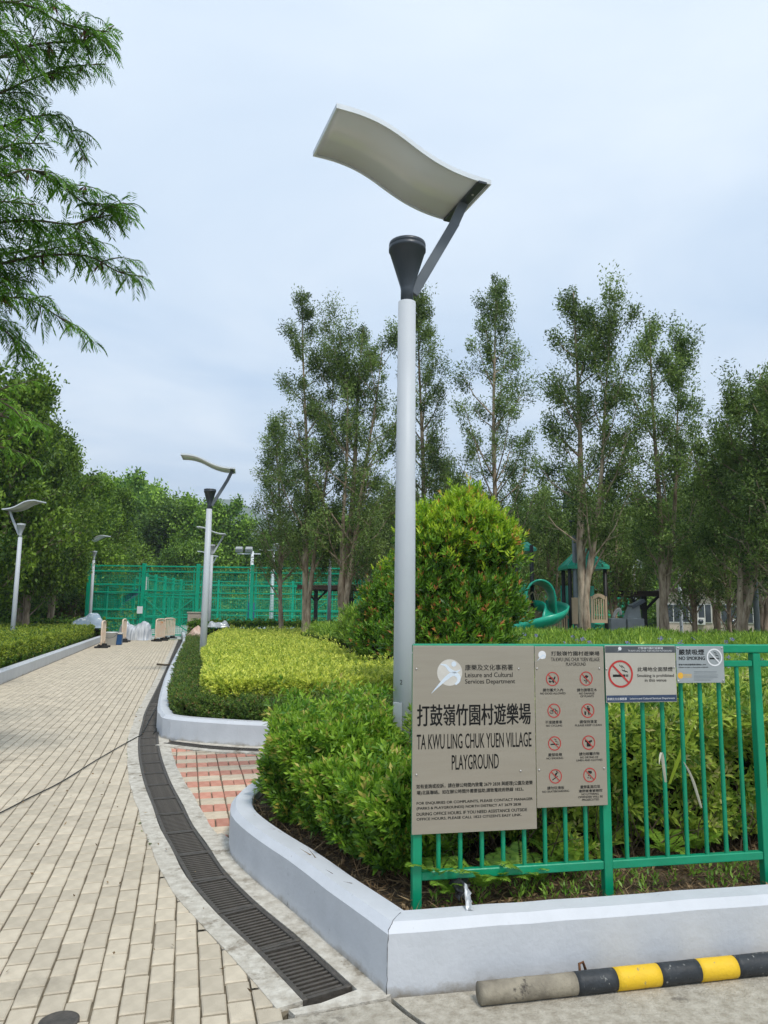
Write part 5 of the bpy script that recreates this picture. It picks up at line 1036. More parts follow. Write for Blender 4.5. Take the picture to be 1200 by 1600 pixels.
# broad background crowns
bk = [tree_meshes(70+i, 9.0, 4.3, 3, (0, 0), 42000, .27, .16, .66, z_low=.20, nl=80, r0=.28, up=.55, sub=5) for i in range(3)]
back = [(170, 76, 752, 'dark broad tree behind the left corner of the sports cage'), (215, 82, 762, 'dark broad tree behind the cage, left of the bright rounded one'), (262, 74, 786, 'dark green rounded tree behind the sports cage gate'), (322, 72, 786, 'bright green rounded tree behind the middle lamp'), (285, 67, 850, 'lower spreading tree just behind the cage back wall'), (365, 84, 850, 'low tree right of the bright rounded crown'),
        (430, 74, 835, 'broad tree behind the shortest paperbark'), (500, 78, 805, 'broad tree behind the left shelter roof'), (575, 74, 815, 'broad tree behind the smaller red-tipped bush'), (650, 80, 805, 'broad tree behind the lamp pole base'), (735, 76, 815, 'broad tree hidden behind the tall bush'), (820, 74, 800, 'broad tree behind the slide'), (895, 72, 810, 'broad tree behind the playground roof'), (965, 70, 800, 'broad tree behind the exercise station'), (1035, 78, 790, 'broad tree behind the beige building, left end'), (1110, 76, 770, 'broad tree behind the beige building, middle'), (1190, 74, 750, 'broad tree behind the beige building, right end'), (110, 64, 830, 'broad tree behind the left row of dark trees'), (20, 60, 800, 'broad tree behind the leftmost pale lamp'), (-60, 56, 700, 'broad tree outside the left frame edge')]
bps = {}
for i, (px, D, ty, lab) in enumerate(back):
    b = A(px, 960, D); H = A(px, ty, D).z; v = i % 3; s = H/9.0; w = .85+.15*((i*7) % 3)/2
    S = (w*max(s, .8), w*max(s, .8), s)
    if v not in bps: bps[v] = place_tree(bk[v], (b.x, b.y, -.2), i*1.1, lab, 'broad trees behind the park', M['bark_brown'], M['l_broad'], 'broad_tree', S)
    else: dup(bps[v], (b.x, b.y, -.2), i*2.3, lab, scale=S)
# undergrowth mass low behind everything
us_ = tree_meshes(91, 2.2, 2.2, 3, (0, 0), 9000, .18, .10, .38, z_low=.05, nl=30, r0=.05, up=.5)
u0 = None
UG = ['below the shortest paperbark', 'left of the broad multi-stemmed paperbark', 'behind the smaller red-tipped bush', 'behind the tall lamp pole', 'behind the slide hood', 'behind the toy bridge', 'behind the tan arched panel', 'behind the exercise station', 'behind the pale lamp by the building', 'at the cage corner lamp', 'above the gate notice', 'right of the gate', 'behind the golden hedge lamp', 'between that lamp and the padded mast', 'behind the tall red-tipped bush']
for i, (px, D, s) in enumerate([(30, 44, 1.2), (75, 42, 1.0), (110, 43, 1.1), (-10, 40, 1.3), (450, 68, 1.3), (520, 69, 1.2), (600, 68, 1.4), (660, 69, 1.3), (800, 68, 1.4), (880, 66, 1.2), (950, 64, 1.3), (1010, 64, 1.2), (1075, 66, 1.2), (160, 68, 1.4), (220, 68, 1.2), (280, 68, 1.4), (340, 68, 1.2), (400, 68, 1.3), (730, 68, 1.3)]):
    b = A(px, 960, D); lab = 'wild green shrub in the undergrowth '+['behind the leftmost lamp', 'left of the dead palm fronds', 'behind the leftmost hedge corner', 'at the left frame edge'][i] if i < 4 else 'wild shrub beyond the cage back, '+UG[i-4]
    if u0 is None: u0 = place_tree(us_, (b.x, b.y, -.1), i, lab, 'undergrowth shrubs', M['twig'], M['l_broad'], 'wild_shrub', (s, s, s), 'shrub')
    else: dup(u0, (b.x, b.y, -.1), i*1.9, lab, group='undergrowth shrubs beyond the cage' if i >= 4 else None, scale=(s*1.2, s*1.2, s))
b = A(95, 960, 41); dp = thing('dead_palm_clump', (b.x, b.y, 0), 'brown dry clump of drooping fronds at the edge of the left woods', 'dead plant')
n = 500; D_ = rdir(n); D_[:, 2] = np.abs(D_[:, 2])*1.2-.1; leaf_obj('fronds', dp, M['dead'], (np.tile([0, 0, .5], (n, 1))+D_*.3, D_, rdir(n), rng.uniform(.7, 1.5, n), rng.uniform(.03, .06, n), rng.uniform(0, 1, n)))

# feathery tree reaching in from the upper left
def feather_tree(name, label, trunk, branches, D0, mleaf, lscale, seed, nsub, pods=True, dstep=.05):
    r = random.Random(seed); t = thing(name, (trunk.x, trunk.y, 0), label, 'tree'); o0 = Vector((trunk.x, trunk.y, 0)); mb = MB(); P = []; D = []; N = []; L = []; T = []; pod = MB(); PD_ = []
    H = trunk.z; tp = [Vector((0, 0, -.2)), Vector((.1, .05, H*.35)), Vector((-.05, .1, H*.7)), Vector((0, 0, H))]; mb.tube(catmull(tp, .5), list(np.linspace(.16, .05, len(catmull(tp, .5)))), 10)
    def leaf(p, d):
        """one twice-divided leaf: a drooping midrib with pairs of narrow pinnae"""
        d = d.normalized(); n = 7; q = p.copy(); ll = lscale*r.uniform(.75, 1.25); tb = r.uniform(0, .85)
        side = d.cross(Vector((0, 0, 1))); side = side.normalized() if side.length > .1 else Vector((1, 0, 0)); side = (side+Vector((r.gauss(0, .4), r.gauss(0, .4), r.gauss(0, .3)))).normalized()
        for i in range(n):
            d = (d+Vector((0, 0, -.16))).normalized(); q = q+d*ll/n; u = i/(n-1)
            for s in (-1, 1):
                pd = side*s*.75+d*.8+Vector((0, 0, -.35)); lp = ll*.40*(1-.35*abs(u-.4)); P.append(tuple(q)); D.append(tuple(pd)); N.append(tuple(Vector((r.gauss(0, .3), r.gauss(0, .3), 1)))); L.append(lp); T.append(min(1, max(0, tb+r.gauss(0, .1))))
    def grow(pts, rad0, lev):
        C = catmull(pts, .06); n = len(C); mb.tube(C, list(np.linspace(rad0, rad0*.25, n)), 5, cap=False); tot = sum((C[i+1]-C[i]).length for i in range(n-1)); m_ = max(3, int(tot/dstep))
        for j in range(m_):
            u = (.15 if lev else .3)+(.85 if lev else .7)*j/m_; i = min(n-2, int(u*(n-1))); d = (C[i+1]-C[i]).normalized(); a = j*2.4
            ld = d*.55+Vector((math.cos(a)*.7, math.sin(a)*.7, .35*math.sin(a*1.3)+.15)); leaf(C[i], ld)
            if pods and r.random() < .02:
                for _ in range(7):
                    PD_.append((C[i], Vector((r.gauss(0, .35), r.gauss(0, .35), -1))))
        if lev == 0:
            for k in range(nsub):
                u = .25+.72*(k+r.random())/nsub; i = min(n-2, int(u*(n-1))); d = (C[i+1]-C[i]).normalized(); sl = r.uniform(.3, .62)*(1.1-.6*u)*D0/6; a = r.uniform(0, 6.28)
                e = d*.75+Vector((math.cos(a)*.55, math.sin(a)*.55, r.uniform(-.35, .5))); q = C[i]; grow([q, q+e*sl*.5+Vector((0, 0, .03)), q+e*sl+Vector((0, 0, -.05*sl))], rad0*.35, 1)
    for br in branches:
        dd = D0+r.uniform(-.9, .9); pts = [A(x-(14 if D0 < 8 else 0), y, dd+.1*k)-o0 for k, (x, y) in enumerate(br)]; st_ = Vector((0, 0, min(H, max(1.5, pts[0].z-.5)))); grow([st_, (st_+pts[0])/2+Vector((0, 0, .1)), *pts][1:], .022*D0/6, 0)
        mb.tube([st_, (st_+pts[0])/2+Vector((0, 0, .1))], [.05, .025], 6)
    mb.obj('trunk', M['bark_brown'], t)
    leaf_obj('foliage', t, mleaf, (np.array(P), np.array(D), np.array(N), np.array(L), np.array(L)*.19, np.array(T)))
    if PD_:
        n = len(PD_); leaf_obj('seed_pods', t, M['pod'], (np.array([tuple(a) for a, b in PD_]), np.array([tuple(b) for a, b in PD_]), rdir(n), rng.uniform(.10, .16, n), np.full(n, .018), rng.uniform(0, 1, n)))
    print(name, 'pinnae', len(P)); return t
tr = A(-420, 300, 6.4)
feather_tree('feathery_tree', 'tree with feathery leaves and brown pods hanging in from the upper left corner', Vector((tr.x, tr.y, 6.2)),
    [[(-120, 130), (0, 95), (70, 70), (150, 62), (192, 40)], [(-120, 30), (0, 5), (60, 10), (120, 40), (185, 50)], [(-120, 180), (0, 150), (60, 125), (120, 105), (180, 100)], [(-100, 240), (0, 205), (60, 185), (110, 185), (150, 250)],
     [(-100, 320), (0, 285), (60, 265), (110, 290), (150, 318), (215, 325)], [(-120, 380), (0, 350), (70, 345), (130, 350), (190, 335), (220, 342)], [(-100, 430), (0, 415), (80, 400), (150, 400), (200, 425), (238, 432)], [(-100, 420), (0, 400), (50, 392), (120, 372), (170, 385)],
     [(-100, 470), (0, 470), (50, 465), (95, 488), (128, 512)], [(-100, 500), (0, 505), (40, 535), (62, 560)], [(-120, -40), (0, -60), (60, -30), (90, 10)], [(-100, 280), (0, 240), (40, 225), (90, 225)], [(-100, 90), (0, 50), (30, 60), (60, 110)], [(-110, 440), (-20, 445), (20, 440), (60, 430)], [(-110, 340), (-20, 320), (20, 315), (70, 320)]],
    6.3, M['l_feather'], .18, 5, 15, dstep=.030)
tr = A(-160, 700, 12)
feather_tree('young_feathery_tree', 'young bright green feathery tree in front of the dark trees at the left edge', Vector((tr.x, tr.y, 4.6)),
    [[(-80, 640), (-20, 625), (15, 635), (45, 665)], [(-80, 720), (-20, 700), (10, 700), (32, 712)], [(-60, 660), (0, 650), (25, 660)]], 12, M['l_feather_b'], .30, 6, 5, pods=False, dstep=.09)

# ================================================================== SPORTS CAGE
def wire_panel(mb, x0, x1, z0, z1, step=.085, w=.013):
    n = int((x1-x0)/step)
    for k in range(1, n): x = x0+(x1-x0)*k/n; mb.box((x, 0, (z0+z1)/2), (w, w*.6, z1-z0))
    n = int((z1-z0)/step)
    for k in range(1, n): z = z0+(z1-z0)*k/n; mb.box(((x0+x1)/2, .007, z), (x1-x0, w*.6, w))
CG = M['cage_green']; HC = 3.75
def cage_run(name, a, b, nb, label, gate=None, diag=False, dens=.085):
    a = Vector((a[0], a[1], 0)); b = Vector((b[0], b[1], 0)); d = b-a; Lc = d.length; t = thing(name, a, label, 'fence', 'fence runs of the green sports cage', rz=math.atan2(d.y, d.x)); pw = Lc/nb
    pm = MB().box((0, 0, (HC+.15)/2), (.19, .19, HC+.15), bev=.01).mesh('post'); pm.materials.append(CG)
    wm = MB(); wire_panel(wm, .095, pw-.095, .15, HC-.08, dens); wm = wm.mesh('mesh_panel'); wm.materials.append(CG)
    for i in range(nb+1): o = link('post', pm, t); o.location = (i*pw, 0, 0)
    for i in range(nb):
        x0, x1 = i*pw+.096, (i+1)*pw-.096
        isg = gate is not None and i == gate
        for z in ([HC, HC-.28, 2.45, 2.25, .0] if isg else [HC, HC-.28, 2.75, 2.35, 1.42, .95, .12]):
            if z <= 0: continue
            mb = MB(); mb.box(((x0+x1)/2, 0, z), (x1-x0, .07, .075), bev=.008); mb.obj('rail', CG, t)
        for x in (x0+.12, x1-.12): mb = MB(); mb.box((x, .01, HC/2+.05), (.05, .05, HC-.3)); mb.obj('stile', CG, t)
        o = link('mesh_panel', wm, t); o.location = (i*pw, .04, 0); o['kind'] = 'stuff'
        if diag and i % 3 == 0: mb = MB(); mb.bar((x0, .02, .15), (x1, .02, 2.3), .06); mb.obj('brace', CG, t)
    return t, pw
cA = A(134, 990, 39.0); cB = A(134+87*9.4, 990, 39.6)
front, pw = cage_run('cage_fence', (cA.x, 39.0), (cB.x+1, 39.6), 10, 'front fence of the green sports cage facing the path, with the gate', gate=1)
gt = thing('cage_gate', Vector((cA.x, 39.0, 0))+Vector((pw+.1, -.08, 0)), 'double-leaf green mesh gate with diagonal braces where the brick path ends', 'gate')
for k in range(2):
    w = (pw-.25)/2; x0 = .02+k*(w+.02); mb = MB()
    for z in (.12, 1.05, 2.12): mb.box((x0+w/2, 0, z), (w, .06, .07))
    for x in (x0+.03, x0+w-.03): mb.box((x, 0, 1.12), (.06, .055, 2.06))
    mb.obj('gate_frame', CG, gt); mb = MB(); e = ((x0, 2.05), (x0+w, 1.05)) if k == 0 else ((x0+w, 2.05), (x0, 1.05)); mb.bar((e[0][0], -.045, e[0][1]), (e[1][0], -.045, e[1][1]), .05); e2 = ((x0, .15), (x0+w, 1.0)) if k == 0 else ((x0+w, .15), (x0, 1.0)); mb.bar((e2[0][0], -.045, e2[0][1]), (e2[1][0], -.045, e2[1][1]), .05); mb.obj('brace', CG, gt)
    mb = MB(); wire_panel(mb, x0+.05, x0+w-.05, .15, 2.08, .07, .007); stuff(mb.obj('mesh_panel', CG, gt))
nt = A(218, 953, 38.8); mb = MB(); mb.box((0, 0, 0), (.30, .01, .38)); o = mb.obj('notice', M['white']); o.location = (nt.x, 38.85, nt.z); tag(o, 'white paper notice fixed to the cage gate', 'notice')
cage_run('cage_fence', (cA.x, 39.2), (cA.x-1.2, 61), 8, 'left side fence of the green sports cage running back toward the trees', dens=.12)
cage_run('cage_fence', (cA.x-1.2, 61.2), (cB.x+2, 62), 10, 'back fence of the green sports cage before the woods', diag=True, dens=.14)
b0 = A(-15, 962, 42); b1 = A(122, 962, 43)
lf = thing('low_fence', (b0.x, b0.y, 0), 'low green fence crossing the left background beneath the dark trees', 'fence', rz=math.atan2(b1.y-b0.y, b1.x-b0.x)); Lf = (b1-b0).length
for z in (.25, .95, 1.1): mb = MB(); mb.box((Lf/2, 0, z), (Lf, .05, .05)); mb.obj('rail', CG, lf)
for k in range(6): mb = MB(); mb.box((Lf*k/5, .03, .58), (.08, .08, 1.15)); mb.obj('post', CG, lf)
mb = MB(); 
for k in range(1, 60): mb.box((Lf*k/60, 0, .6), (.02, .02, .7))
stuff(mb.obj('bars', CG, lf))
# basketball stand inside
p = A(186, 950, 46); bb = thing('basketball_stand', (p.x, p.y, 0), 'dark blue padded basketball stand just inside the sports cage gate', 'basketball stand'); mb = MB(); mb.box((0, 0, .95), (.5, .5, 1.9), bev=.06); mb.obj('padded_post', M['blue_pad'], bb)
mb = MB(); mb.bar((0, 0, 1.8), (1.5, -.3, 2.7), .28); mb.obj('padded_arm', M['blue_pad'], bb); mb = MB(); mb.box((1.65, -.3, 3.0), (.05, 1.2, .9)); mb.obj('backboard', M['off_white'], bb)

# ================================================================== SHELTERS, PLAYGROUND, EXERCISE STATION, BUILDING
def shelter(px0, px1, D, ztop, postx, label, depth=3.0, fork=False):
    a = A(px0, 960, D); b = A(px1, 960, D); t = thing('shelter', (a.x, D, 0), label, 'shelter', 'flat-roofed brown shelters'); w = b.x-a.x
    mb = MB(); mb.box((w/2, depth/2, ztop), (w, depth, .07), bev=.01); mb.obj('roof', M['shelter_brown'], t)
    for y in (0.04, depth-.04): mb = MB(); mb.box((w/2, y, ztop-.10), (w, .08, .13)); mb.obj('beam', M['shelter_brown'], t)
    for q in postx:
        c = A(q, 960, D); x = c.x-a.x; mb = MB(); mb.box((x, .35, (ztop-.1)/2), (.17, .17, ztop-.12)); mb.obj('post', M['black_metal'], t)
        mb = MB()
        for s in (-1, 1): mb.bar((x+s*.05, .35, ztop-.65), (x+s*.55, .35, ztop-.16), .09)
        mb.obj('strut', M['black_metal'], t)
    return t
shelter(463, 572, 33, 2.62, (492, 548), 'low brown flat-roofed shelter behind the left paperbark trunks')
shelter(930, 1045, 27, 2.35, (1012,), 'low brown flat-roofed shelter right of the playground with a forked black post')

pg0 = A(860, 975, 22); PX0 = pg0.x
pgd = thing('play_structure', (PX0, 22, 0), 'green and tan play structure with spiral slide, arched bridge and green hipped roofs', 'playground')
def X(px, D=22): return A(px, 960, D).x-PX0
def Z(px, py, D=22): return A(px, py, D).z
def hip(xc, yc, w, z0, z1):
    mb = MB(); h = w/2; q = h*.42; zm = z0+(z1-z0)*.62
    vs = [(xc-h, yc-h, z0), (xc+h, yc-h, z0), (xc+h, yc+h, z0), (xc-h, yc+h, z0), (xc-q, yc-q, zm), (xc+q, yc-q, zm), (xc+q, yc+q, zm), (xc-q, yc+q, zm), (xc, yc, z1)]
    vs += [(xc-h, yc-h, z0-.09), (xc+h, yc-h, z0-.09), (xc+h, yc+h, z0-.09), (xc-h, yc+h, z0-.09)]
    mb.add(vs, [(0, 1, 5, 4), (1, 2, 6, 5), (2, 3, 7, 6), (3, 0, 4, 7), (4, 5, 8), (5, 6, 8), (6, 7, 8), (7, 4, 8), (9, 10, 1, 0), (10, 11, 2, 1), (11, 12, 3, 2), (12, 9, 0, 3), (12, 11, 10, 9)]); r_ = mb.obj('roof', M['plastic_green'], pgd)
    for s in range(4):
        a = Vector(vs[s]); b = Vector(vs[(s+1) % 4]); c = Vector(vs[4+(s+1) % 4]); d = Vector(vs[4+s])
        for k in range(1, 7): m_ = MB(); u = k/7; m_.bar(a.lerp(b, u)+Vector((0, 0, .012)), d.lerp(c, u)+Vector((0, 0, .012)), .04, .02); m_.obj('roof_rib', M['plastic_green'], r_)
for nm_, px, py in (('b', 917, 885),):
    hip(X(px), .3, 1.25, Z(px, 885), Z(px, 852))
hip(X(812), .6, 1.1, Z(820, 856), Z(820, 832))
for px, dy, top in ((889, -.2, 885), (944, -.2, 885), (893, .9, 885), (930, .9, 885), (831, -.1, 852), (806, -.1, 852), (812, 1.0, 852)):
    mb = MB(); mb.tube([(X(px), dy, 0), (X(px), dy, Z(px, top))], .06, 12); mb.obj('post', M['black_metal'], pgd)
# decks
for x0, x1 in ((X(889), X(944)), (X(806), X(831))): mb = MB(); mb.box(((x0+x1)/2, .35, .72), (x1-x0, 1.2, .10), bev=.01); mb.obj('deck', M['black_metal'], pgd)
# arched bridge with slatted sides
n = 14; xa, xb = X(836), X(887)
def bz(u): return .62+.28*math.sin(math.pi*u)
mb = MB()
for i in range(n): u0_, u1_ = i/n, (i+1)/n; mb.bar((xa+(xb-xa)*u0_, .3, bz(u0_)), (xa+(xb-xa)*u1_, .3, bz(u1_)), .9, .07)
mb.obj('bridge_deck', M['black_metal'], pgd)
for yy in (-.14, .74):
    mb = MB()
    for i in range(n): u0_, u1_ = i/n, (i+1)/n; mb.bar((xa+(xb-xa)*u0_, yy, bz(u0_)+.78), (xa+(xb-xa)*u1_, yy, bz(u1_)+.78), .05, .05)
    mb.obj('bridge_rail', M['tan_plastic'], pgd)
    for i in range(1, n*1): u = i/n; mb = MB(); mb.box((xa+(xb-xa)*u, yy, bz(u)+.42), (.045, .035, .70)); mb.obj('slat', M['tan_plastic'], pgd)
# tan barrier panel with arched top
x0, x1 = X(919), X(944); z0, z1 = Z(920, 973), Z(920, 932)
for a, b in ((x0, x0+.06), (x1-.06, x1)): mb = MB(); mb.box(((a+b)/2, -.3, (z0+z1)/2), (b-a, .05, z1-z0)); mb.obj('panel_frame', M['tan_plastic'], pgd)
mb = MB(); mb.box(((x0+x1)/2, -.3, z0+.05), (x1-x0-.12, .05, .10)); P = [((x0+.06)+(x1-x0-.12)*i/8, z1-.06+.09*math.sin(math.pi*i/8)) for i in range(9)]
for i in range(8): mb.bar((P[i][0], -.3, P[i][1]), (P[i+1][0], -.3, P[i+1][1]), .05, .11)
mb.obj('panel_frame', M['tan_plastic'], pgd)
for i in range(1, 6): x = x0+.03+(x1-x0-.06)*i/6; mb = MB(); mb.box((x, -.3, (z0+z1)/2), (.035, .03, z1-z0-.15)); mb.obj('slat', M['tan_plastic'], pgd)
mb = MB(); mb.box(((X(889)+X(918))/2, -.28, (Z(900, 975)+Z(900, 934))/2), ((X(918)-X(889))*.95, .05, Z(900, 934)-Z(900, 975)), bev=.01); mb.obj('tan_panel', M['tan_plastic'], pgd)
mb = MB(); mb.box((X(936), .95, 1.75), (.28, .05, 1.3), bev=.01); mb.obj('green_panel', M['plastic_green'], pgd)
mb = MB(); mb.box((X(898), .95, 1.75), (.35, .05, 1.3), bev=.01); mb.obj('green_panel', M['plastic_green'], pgd)
# ladder hoops
for dx in (0, .28): mb = MB(); mb.tube(catmull([(X(823)+dx, -.25, .7), (X(823)+dx, -.25, 1.9), (X(823)+dx+.08, -.25, 2.1), (X(830)+dx, -.25, 2.15), (X(834)+dx, -.25, 1.95), (X(834)+dx, -.25, .8)], .15), .022, 6); mb.obj('hoop', M['tan_plastic'], pgd)
# spiral slide: a helical trough with a hooded entry
hx, hr = X(835), .46; vs = []; kk = 13; m_ = 8
for i in range(m_+1):     # arched hood over the slide's entry, open toward the path
    y = -.95+.85*i/m_
    for j in range(kk):
        th = math.pi*j/(kk-1); vs.append((hx+(hr+.02*math.sin(i*.8))*math.cos(th)*(1.0+.06*math.sin(th)), y, 1.72+max(0, math.sin(th))**.75*.80*(1-.12*i/m_)) if 0 < j < kk-1 else (hx+hr*math.cos(th)*1.02, y, 1.42))
mb = MB(); mb.add(vs, [(i*kk+j, (i+1)*kk+j, (i+1)*kk+j+1, i*kk+j+1) for i in range(m_) for j in range(kk-1)], True); so = mb.obj('slide_hood', M['plastic_green'], pgd); md = so.modifiers.new('s', 'SOLIDIFY'); md.thickness = .05
TP = catmull([(X(840), -.2, 1.62), (X(852), -.45, 1.60), (X(858), -.95, 1.50), (X(850), -1.45, 1.34), (X(834), -1.65, 1.18), (X(816), -1.55, 1.04), (X(800), -1.3, .90), (X(796), -.9, .7), (X(806), -.6, .5), (X(826), -.5, .38)], .1); vs = []; kk = 9
for i, p_ in enumerate(TP):
    t_ = (TP[min(i+1, len(TP)-1)]-TP[max(0, i-1)]); t_.z = 0; t_.normalize(); nn = Vector((-t_.y, t_.x, 0))
    for j in range(kk): th = (j/(kk-1)-.5)*math.pi; vs.append(p_+nn*.30*math.sin(th)+Vector((0, 0, .30*(1-math.cos(th)))))
mb = MB(); mb.add(vs, [(i*kk+j, (i+1)*kk+j, (i+1)*kk+j+1, i*kk+j+1) for i in range(len(TP)-1) for j in range(kk-1)], True); so = mb.obj('slide', M['plastic_green'], pgd)
md = so.modifiers.new('s', 'SOLIDIFY'); md.thickness = .045
mb = MB(); mb.tube([(X(831), -1.2, 0), (X(831), -1.2, 1.15)], .05, 10); mb.obj('slide_post', M['black_metal'], pgd)
mb = MB(); mb.box((X(870), .0, .22), (3.2, 2.2, .25), bev=.03); mb.obj('base_plinth', M['plinth'], pgd)

p = A(975, 960, 23); ex = thing('exercise_station', (p.x, 23, 0), 'grey box-like exercise station right of the play structure', 'exercise station'); XX = lambda px: A(px, 960, 23).x-p.x
for x0, x1, ya, yb in ((950, 974, 966, 985), (976, 1002, 966, 985)):
    za, zb = A(960, ya, 23).z, .0; mb = MB(); mb.box(((XX(x0)+XX(x1))/2, 0, za/2), (XX(x1)-XX(x0), .5, za), bev=.02); mb.obj('box', M['gray_kit'], ex)
mb = MB(); z1_ = A(990, 966, 23).z; z2_ = A(990, 946, 23).z; mb.prism([(0, 0), (1, 0), (1, 1), (0, 1)], 0, .01)
mb = MB(); mb.add([(XX(978), -.1, z1_), (XX(1000), -.1, z1_), (XX(998), -.1, z2_), (XX(988), -.1, z2_+.05), (XX(978), .3, z1_), (XX(1000), .3, z1_), (XX(998), .3, z2_), (XX(988), .3, z2_+.05)], [(0, 1, 2, 3), (7, 6, 5, 4), (0, 4, 5, 1), (1, 5, 6, 2), (2, 6, 7, 3), (3, 7, 4, 0)]); mb.obj('housing', M['gray_kit'], ex)
mb = MB(); mb.bar((XX(986), 0, z2_-.05), (XX(1005), 0, z2_+.16), .4, .10); mb.obj('hood', M['arm_grey'], ex)
mb = MB(); mb.tube(catmull([(XX(958), 0, z1_), (XX(962), 0, z1_+.18), (XX(968), 0, z1_+.28), (XX(970), 0, z1_+.1)], .05), .05, 8); mb.obj('handle', M['off_white'], ex)

# beige building behind on the right
q0 = A(1040, 960, 52); q1 = A(1215, 960, 50); bl = thing('beige_building', (q0.x, q0.y, 0), 'low beige tiled building with arched windows and air conditioners behind the right trees', 'building', rz=math.atan2(q1.y-q0.y, q1.x-q0.x)); LB = (q1-q0).length; HB = A(1100, 925, 52).z
mb = MB(); mb.box((LB/2, 4, HB/2), (LB, 8, HB)); mb.obj('wall', M['tile_beige'], bl)
mb = MB(); mb.box((LB/2, 3.9, HB+.12), (LB+.6, 8.8, .22), bev=.03); mb.obj('roof', M['shelter_brown'], bl)
for k in range(7):
    x = LB*(k+.5)/7; fr = MB(); fr.box((x, -.03, 1.55), (.95, .08, 1.35), bev=.02); f = fr.obj('window', M['off_white'], bl); g = MB(); g.box((x, -.075, 1.55), (.80, .02, 1.2)); g.obj('pane', M['glass'], f)
    g = MB(); g.box((x, -.09, 1.55), (.05, .02, 1.2)); g.obj('mullion', M['off_white'], f)
    if k % 2: ac = MB(); ac.box((x+.7, -.22, 1.0), (.6, .4, .5), bev=.03); a_ = ac.obj('air_conditioner', M['off_white'], bl); l_ = MB(); l_.lathe([(.17, 0), (.17, .02)], n=16); o = l_.obj('grille', M['glass'], a_); o.location = (x+.7, -.425, 1.0); o.rotation_euler.x = R(90)

# ================================================================== CLUTTER AT THE GATE
def barrier(px, py, D, rz, label):
    p = A(px, py, D); t = thing('crowd_barrier', (p.x, p.y, .0), label, 'barrier', 'faded plastic crowd barriers', rz=rz); w = 1.0; h = 1.0
    mb = MB(); pts = catmull([(-w/2, 0, .12), (-w/2, 0, h-.15), (-w/2+.12, 0, h), (w/2-.12, 0, h), (w/2, 0, h-.15), (w/2, 0, .12)], .1); mb.tube(pts, .035, 8); mb.bar((-w/2, 0, .2), (w/2, 0, .2), .05, .06); mb.obj('frame', M['barrier'], t)
    for k in range(1, 7): mb = MB(); x = -w/2+w*k/7; mb.box((x, 0, .58), (.075, .035, .76), bev=.01); mb.obj('slat', M['barrier'], t)
    for s in (-1, 1):
        mb = MB(); mb.bar((s*.36, -.25, .035), (s*.36, .25, .035), .09, .07, bev=.01); mb.bar((s*.36, -.12, .09), (s*.36, .12, .09), .07, .10); mb.obj('foot', M['rubber'], t)
barrier(160.5, 1004, 28.5, R(104), 'faded plastic crowd barrier seen edge-on at the left kerb, nearest the camera')
barrier(193.5, 992, 33.0, R(101), 'faded plastic crowd barrier seen edge-on between the blue box and the striped tarp')
barrier(250, 994, 34.3, R(84), 'faded plastic crowd barrier with orange slats at the gate, the left of the pair')
barrier(264, 989, 36.8, R(76), 'faded plastic crowd barrier at the gate, behind the nearer one of the pair')
def heap(px, py, D, w, d, h, m, name, label, seed, cat, folds=9):
    p = A(px, py, D); r = np.random.default_rng(seed); n = 34; vs = []; ph = r.uniform(0, 6, 4)
    for j in range(n):
        for i in range(n):
            u, v = i/(n-1)*2-1, j/(n-1)*2-1; e = max(0, 1-(abs(u)**2.4+abs(v)**2.4)); z = h*e**.45*(1+.25*math.sin(u*4+ph[0]))+.03*math.sin(u*folds*1.2+v*3+ph[1])*e**.3+.03*math.sin(v*folds*.6+u*4+ph[2])*e**.3+r.normal()*.006
            vs.append((u*w/2*(1+.08*math.sin(v*5+ph[3])), v*d/2, max(0.0, z) if e > 0 else 0.004))
    mb = MB(); mb.add(vs, [(j*n+i, j*n+i+1, (j+1)*n+i+1, (j+1)*n+i) for j in range(n-1) for i in range(n-1)], True); o = mb.obj(name, m); o.location = (p.x, p.y, p.z if name == 'x' else .0); return tag(o, label, cat)
o = heap(139, 985, 33, 1.5, .9, .55, M['tarp'], 'tarp_heap', 'blue-grey tarpaulin heap thrown over the hedge end beside the cage corner lamp', 3, 'tarp'); o.location.z = .62
o = heap(211, 990, 35.3, 1.55, 1.0, .85, M['tarp_stripe'], 'striped_tarp_heap', 'grey and white striped tarp heap at the left of the gate', 5, 'tarp', 16)
o = heap(199, 980, 36.5, .9, .5, .75, M['tarp_green'], 'green_net', 'bundle of green netting behind the striped tarp', 8, 'net')
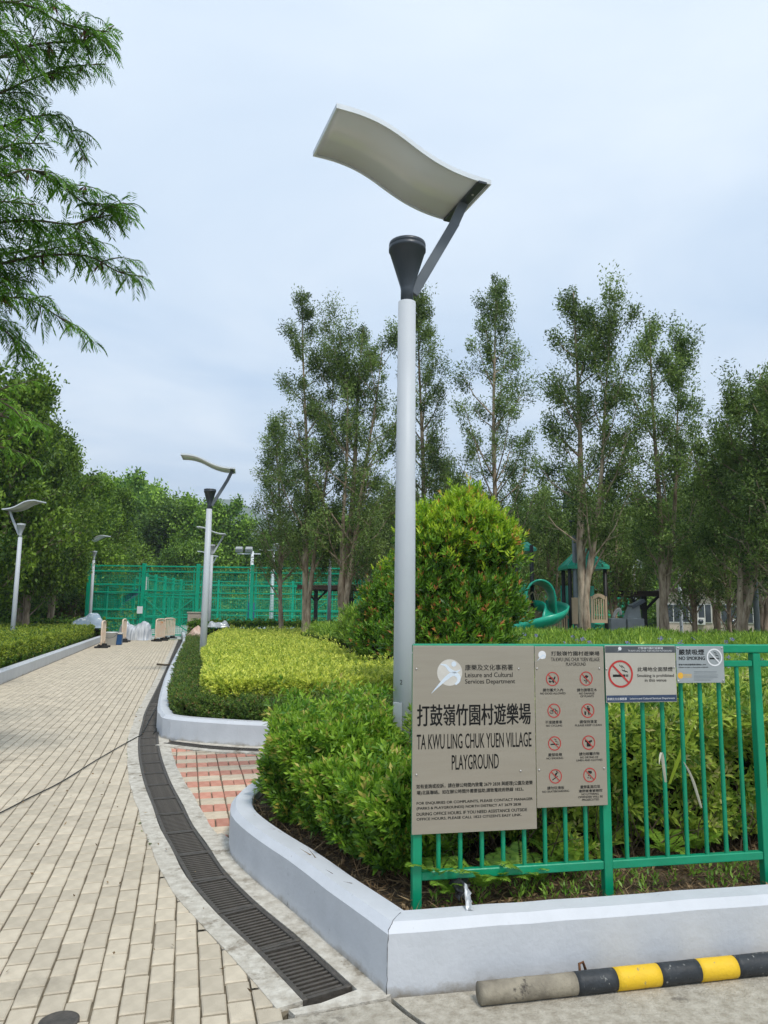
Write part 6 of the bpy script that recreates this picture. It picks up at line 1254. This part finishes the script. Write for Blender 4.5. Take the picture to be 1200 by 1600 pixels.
p = A(173, 1006, 30.3); bx = thing('paint_bucket', (p.x, p.y, 0), 'white plastic bucket standing beside the blue box', 'bucket'); mb = MB(); mb.lathe([(.20, 0), (.24, .5), (.255, .5), (.255, .54), (.22, .54), (.19, .1)], n=20); mb.obj('body', M['white'], bx)
mb = MB(); mb.tube(catmull([(-.25, 0, .5), (-.2, -.18, .35), (0, -.27, .3), (.2, -.18, .35), (.25, 0, .5)], .1), .01, 5); mb.obj('handle', M['arm_grey'], bx)
p = A(182, 1008, 30.6); bx = thing('blue_box', (p.x, p.y, 0), 'dark blue plastic crate with a pale lid on the path near the gate', 'crate', rz=.2); mb = MB(); mb.box((0, 0, .22), (.42, .35, .44), bev=.03); mb.obj('body', M['blue_box'], bx); mb = MB(); mb.box((0, 0, .47), (.46, .39, .055), bev=.015); mb.obj('lid', M['off_white'], bx)
p = A(305, 985, 33); bx = thing('plinth_box', (p.x, p.y, .1), 'beige concrete box standing behind the lamp at the golden hedge', 'box'); mb = MB(); mb.box((0, 0, .65), (.62, .5, 1.15), bev=.03); mb.obj('body', M['plinth'], bx); mb = MB(); mb.box((0, 0, 1.25), (.68, .56, .06), bev=.01); mb.obj('cap', M['concrete'], bx)
o = heap(307, 990, 29, .75, .6, .35, M['bag'], 'rubbish_bag', 'pinkish rubbish bag lying on the border hedge by the plinth', 12, 'bag', 7); o.location.z = .40
o = heap(341, 975, 30.5, .9, .5, .22, M['silver_sheet'], 'plastic_bag', 'pale plastic bag caught at the far edge of the golden hedge', 14, 'bag', 7); o.location.z = .78

# far air: hills fade to blue
hz = MB(); hz.box((0, 1150, 150), (5600, 2900, 302.6)); ho = hz.obj('haze', None); stuff(ho); ho.display_type = 'WIRE'
hm = bpy.data.materials.new('far_haze'); hm.use_nodes = True; hn = hm.node_tree.nodes; hn.remove(hn['Principled BSDF']); pvn = hn.new('ShaderNodeVolumePrincipled')
pvn.inputs['Color'].default_value = (.80, .88, 1, 1); pvn.inputs['Density'].default_value = .00045; hm.node_tree.links.new(pvn.outputs[0], hn['Material Output'].inputs['Volume']); ho.data.materials.append(hm)

bpy.context.view_layer.update()
print('objects', len(bpy.data.objects), 'tris', sum(len(m.polygons) for m in bpy.data.meshes))
